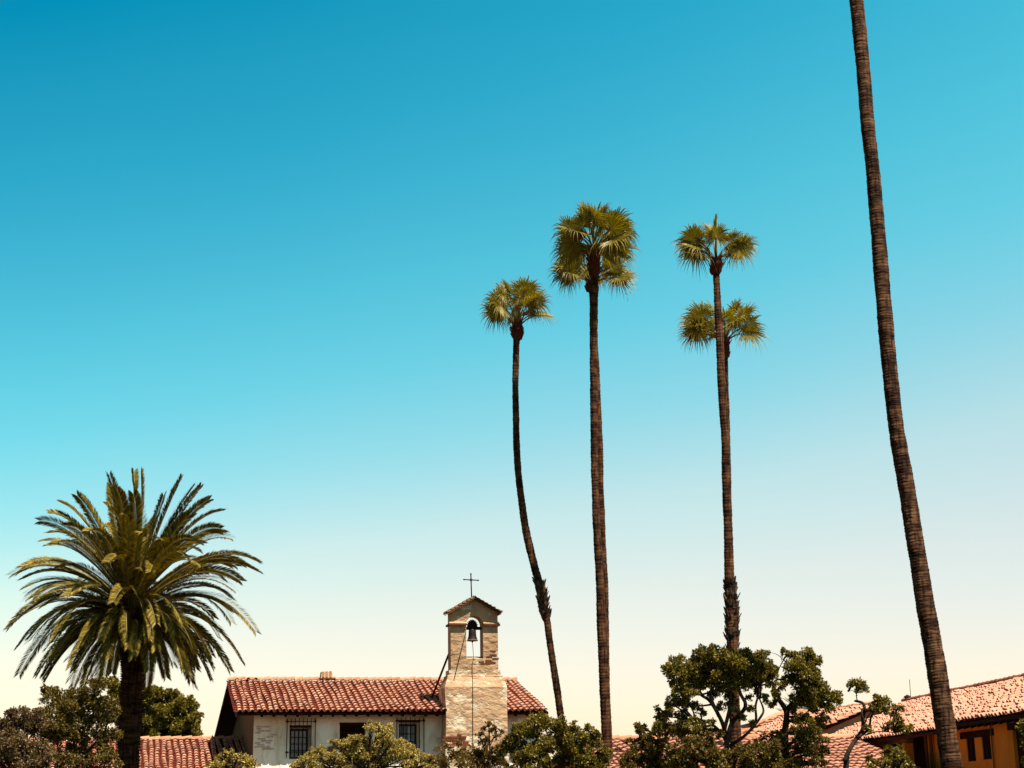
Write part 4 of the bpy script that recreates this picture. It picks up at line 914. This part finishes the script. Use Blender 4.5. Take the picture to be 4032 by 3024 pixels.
tree('shrub', 'sparse rusty shrub with bare twigs in front of the tower base', 'shrub', 'trees and shrubs in the courtyard', 40, (1860, 3060),
     [(1745,2985,30),(1700,2990,22),(1790,2965,34),(1740,3020,40),(1830,2985,45),(1880,2960,34),(1850,3020,60),(1910,2990,50),(1760,2940,14),(1810,2930,14),(1900,2925,24),(1960,2960,40),(1960,3010,50),(1720,2945,12)], L_rust, .062, 1.3, seed=7, twigs=False, fork=(1860,3040),
     limbs=[{'p':[(1900,3020),(1915,2960),(1925,2910),(1928,2870)],'r':.022},{'p':[(1915,2960),(1895,2920),(1885,2890)],'r':.014},{'p':[(1918,2940),(1945,2900),(1950,2870)],'r':.014}], dscale=.3)
tree('shrub', 'nearly leafless twiggy sapling before the right edge of the tower', 'shrub', 'trees and shrubs in the courtyard', 39.5, (1930, 3040),
     [(1925,2850,14),(1905,2870,12),(1948,2868,12),(1890,2895,12),(1955,2900,14),(1935,2880,10),(1975,2880,9),(1920,2910,14)], L_rust, .06, .45, seed=8, fork=(1930,2990), trunk_r=.03,
     limbs=[{'p':[(1930,2990),(1928,2930),(1925,2880),(1925,2850)],'r':.02},{'p':[(1928,2930),(1905,2890),(1895,2870)],'r':.012},{'p':[(1928,2940),(1950,2895),(1962,2870)],'r':.012}], dscale=.1)
tree('leafy_tree', 'dense dark rounded tree hiding the right end of the house', 'tree', 'trees and shrubs in the courtyard', 39, (2180, 3060),
     [(1985,2950,34),(2010,2900,30),(2040,2880,34),(2075,2850,28),(2110,2835,26),(2090,2880,50),(2150,2840,30),(2130,2815,10),(2165,2860,45),(2200,2850,30),(2215,2830,12),(2240,2870,32),(2200,2900,60),(2130,2920,70),(2060,2950,60),(2250,2930,50),(2290,2900,34),(2265,2855,14),(2320,2870,18),(2325,2900,34),(2355,2890,16),(2350,2930,34),(2300,2960,60),(2200,2980,80),(2100,3000,70),(2020,3010,60),(2380,2970,30),(2370,3010,45),(2280,3020,60)], L_olive, .068, 1.5, per=6,
     limbs=[{'p':[(2180,3050),(2150,2960),(2110,2900)],'r':.05},{'p':[(2185,3050),(2230,2970),(2260,2900)],'r':.05}], seed=9, fork=(2180,3040), dscale=.35)
tree('leafy_tree', 'small dark bushy tree left of the big branching tree before low tiles', 'tree', 'trees and shrubs in the courtyard', 39, (2560, 3060),
     [(2525,2870,28),(2540,2900,36),(2500,2930,34),(2560,2935,44),(2620,2850,34),(2640,2800,24),(2600,2830,26),(2605,2880,34),(2650,2870,34),(2590,2795,14),(2480,2980,34),(2540,2990,50),(2610,2960,50),(2470,3020,34),(2600,3020,50),(2510,2855,9)], L_dark, .074, 1.4, per=6, seed=10, fork=(2560,3040),
     limbs=[{'p':[(2560,3040),(2570,2960),(2600,2890),(2625,2830)],'r':.04}], dscale=.3)
tree('branching_tree', 'large tree with a spreading leafy crown and many crooked open limbs under the sparse palm', 'tree', 'trees and shrubs in the courtyard', 37.5, (2870, 3060),
     [(2632,2625,24),(2655,2600,26),(2680,2590,16),(2640,2655,28),(2655,2690,26),(2690,2655,30),(2685,2745,36),(2665,2765,26),(2715,2770,28),(2740,2780,18),(2720,2730,28),
      (2730,2610,30),(2755,2580,26),(2765,2555,18),(2745,2640,34),(2790,2570,30),(2805,2550,14),(2780,2620,44),(2830,2570,32),(2830,2615,40),(2870,2580,34),(2900,2620,40),(2905,2580,28),(2940,2575,26),(2960,2600,36),(2990,2585,26),(3000,2620,36),(3040,2640,30),(3020,2570,12),(2930,2650,38),(2870,2660,40),(2800,2670,38),(2760,2690,34),(2980,2670,38),(3030,2690,28),(2840,2705,26),(2870,2730,26),(2880,2770,22),(2950,2700,22),(2990,2720,24),
      (2735,2840,24),(2700,2850,28),(2765,2860,20),(2800,2850,18),(2690,2890,30),(2745,2890,24),(2950,2745,14),(2925,2830,14),(3015,2750,20),(2780,2640,100),(2900,2635,100),(2690,2650,60),(2985,2640,70),(2840,2600,70),(2810,2730,24),(2700,2710,36),(2660,2720,24),(2840,2780,20),(2760,2810,22),(2900,2800,16),(2950,2790,16),(2640,2770,24),(2620,2820,22),(2680,2820,26),(2740,2870,22),(2590,2860,20),(2830,2890,18),(2960,2850,14)], L_olive, .066, 1.75, per=6, seed=11, dscale=.45, trunk_r=.11, bark=M_palebark, fork=(2862,2960),
     limbs=[{'p':[(2862,2965),(2858,2910),(2845,2850),(2815,2790),(2790,2755),(2760,2735),(2755,2705)],'r':.06},{'p':[(2862,2930),(2880,2850),(2925,2800),(2935,2770),(2915,2730),(2905,2680),(2910,2640)],'r':.06},{'p':[(2850,2880),(2870,2800),(2875,2740),(2890,2690)],'r':.05},
            {'p':[(2862,2920),(2825,2870),(2780,2840),(2735,2835)],'r':.045},{'p':[(2830,2820),(2800,2750),(2800,2700),(2790,2650)],'r':.045},{'p':[(2870,2940),(2940,2890),(2975,2840),(2975,2780),(2988,2730),(2990,2700)],'r':.04},{'p':[(2960,2870),(3000,2815),(3005,2790),(2990,2750)],'r':.035},{'p':[(2860,2900),(2890,2835),(2870,2800)],'r':.03},{'p':[(2765,2735),(2740,2700),(2700,2660)],'r':.025}])
tree('branching_tree', 'forked tree with two upright leafy heads right of the large spreading tree', 'tree', 'trees and shrubs in the courtyard', 38.5, (3085, 3060),
     [(3085,2560,10),(3100,2575,16),(3140,2580,30),(3175,2580,30),(3190,2570,14),(3205,2605,28),(3225,2600,12),(3160,2620,36),(3125,2625,26),(3200,2650,26),(3130,2665,28),(3100,2680,26),(3160,2680,34),(3200,2700,34),(3195,2680,20),(3235,2700,26),(3255,2715,16),(3240,2735,34),(3270,2745,26),(3295,2735,18),(3300,2765,20),(3215,2745,34),(3175,2730,28),(3080,2700,20),(3060,2735,22),(3040,2770,16),(3150,2765,20),(3120,2750,16),(3200,2790,22),(3250,2780,24),(3180,2830,26),(3210,2850,28),(3160,2640,70),(3190,2740,60),(3120,2800,22),(3140,2840,24),(3240,2830,22),(3270,2790,18),(3180,2900,30)], L_olive, .070, 1.9, per=6, seed=12, dscale=.35, trunk_r=.12, fork=(3088,2870),
     limbs=[{'p':[(3086,2900),(3095,2840),(3095,2800),(3070,2760),(3045,2735),(3050,2700)],'r':.085},{'p':[(3096,2800),(3120,2770),(3155,2730),(3165,2690),(3170,2640),(3160,2600)],'r':.07},{'p':[(3135,2750),(3180,2760),(3225,2735),(3260,2740)],'r':.04},{'p':[(3055,2700),(3065,2640),(3085,2600),(3105,2575)],'r':.016},{'p':[(3085,2600),(3065,2580),(3040,2570)],'r':.010},{'p':[(3080,2610),(3075,2580),(3082,2560)],'r':.008}])
tree('shrub', 'mixed green shrub mass along the bottom below the two branching trees', 'shrub', 'trees and shrubs in the courtyard', 36.5, (2880, 3080),
     [(2690,2960,44),(2720,2920,26),(2670,3000,44),(2750,2990,50),(2740,2945,36),(2800,2950,30),(2820,3000,50),(2790,2900,18),(2930,2950,34),(2960,2990,44),(2990,2940,34),(3040,2960,50),(3020,3010,50),(3080,2930,34),(3110,2980,44),(3140,2930,40),(3170,2900,34),(3190,2950,34),(3100,3020,40),(2900,3015,44),(3160,3000,30),(3210,2930,30),(3215,2890,22),(3060,2900,22),(3010,2900,14),(3120,2880,26),(3200,2880,34),(3230,2960,34),(3220,3005,34),(3240,2910,20),(2860,2975,30),(2900,2960,26),(2780,2930,34),(2700,3020,50),(2980,3020,50),(3060,3020,50),(2640,2960,30),(2650,3010,40)], L_dark, .072, 1.3, per=6, seed=13, fork=(2880,3060), dscale=.35)
tree('leaning_tree', 'slender tree with a leaning forked trunk and scattered leaf tufts before the wing roof', 'tree', 'trees and shrubs in the courtyard', 36, (3290, 3090),
     [(3372,2695,18),(3392,2700,20),(3408,2715,12),(3350,2700,10),(3360,2684,10),(3380,2720,8),(3455,2755,20),(3475,2760,20),(3448,2780,22),(3435,2790,14),(3500,2775,16),(3520,2785,12),(3545,2790,9),(3490,2800,12),(3520,2815,16),(3535,2840,20),(3550,2865,20),(3570,2880,18),(3585,2865,10),(3500,2850,12),(3480,2865,14),(3520,2870,12),(3415,2860,8),(3420,2880,9)], L_olive, .075, 1.35, per=5, seed=14, dscale=.12, trunk_r=.075, fork=(3335,2970), twigs=True,
     limbs=[{'p':[(3325,3000),(3345,2950),(3375,2905),(3397,2870),(3398,2830),(3405,2795),(3398,2770),(3378,2762),(3366,2760)],'r':.055},{'p':[(3378,2905),(3420,2870),(3428,2830),(3442,2800)],'r':.035},{'p':[(3400,2880),(3405,2850),(3420,2815),(3438,2800)],'r':.02},{'p':[(3400,2850),(3393,2810),(3395,2790)],'r':.035},{'p':[(3405,2895),(3460,2880),(3520,2885)],'r':.018},{'p':[(3376,2762),(3372,2735),(3385,2710)],'r':.014},{'p':[(3376,2740),(3360,2720),(3340,2722)],'r':.008},{'p':[(3440,2800),(3480,2790),(3530,2795)],'r':.012}])
tree('shrub', 'small round green shrub in front of the dark veranda of the wing', 'shrub', 'trees and shrubs in the courtyard', 37, (3530, 3080),
     [(3500,2980,24),(3530,2965,22),(3520,3000,34),(3555,2990,26),(3565,3015,26),(3490,3010,24),(3500,2950,10),(3540,2945,9),(3430,3020,18),(3450,3000,12),(3420,2990,10)], L_olive, .08, 1.0, per=6, seed=15, fork=(3530,3060), dscale=.2)
tree('shrub', 'leafy branch tips reaching in at the right edge beside the doorway', 'shrub', 'trees and shrubs in the courtyard', 33, (4120, 3080),
     [(4030,2860,20),(4045,2890,24),(4060,2850,30),(4035,2930,12),(4070,2930,40),(4100,2880,50),(4120,2960,60),(4060,3000,40)], L_olive, .085, 1.1, per=6, seed=16, fork=(4110,3000), dscale=.2,
     limbs=[{'p':[(4110,3000),(4080,2920),(4050,2880)],'r':.03}])
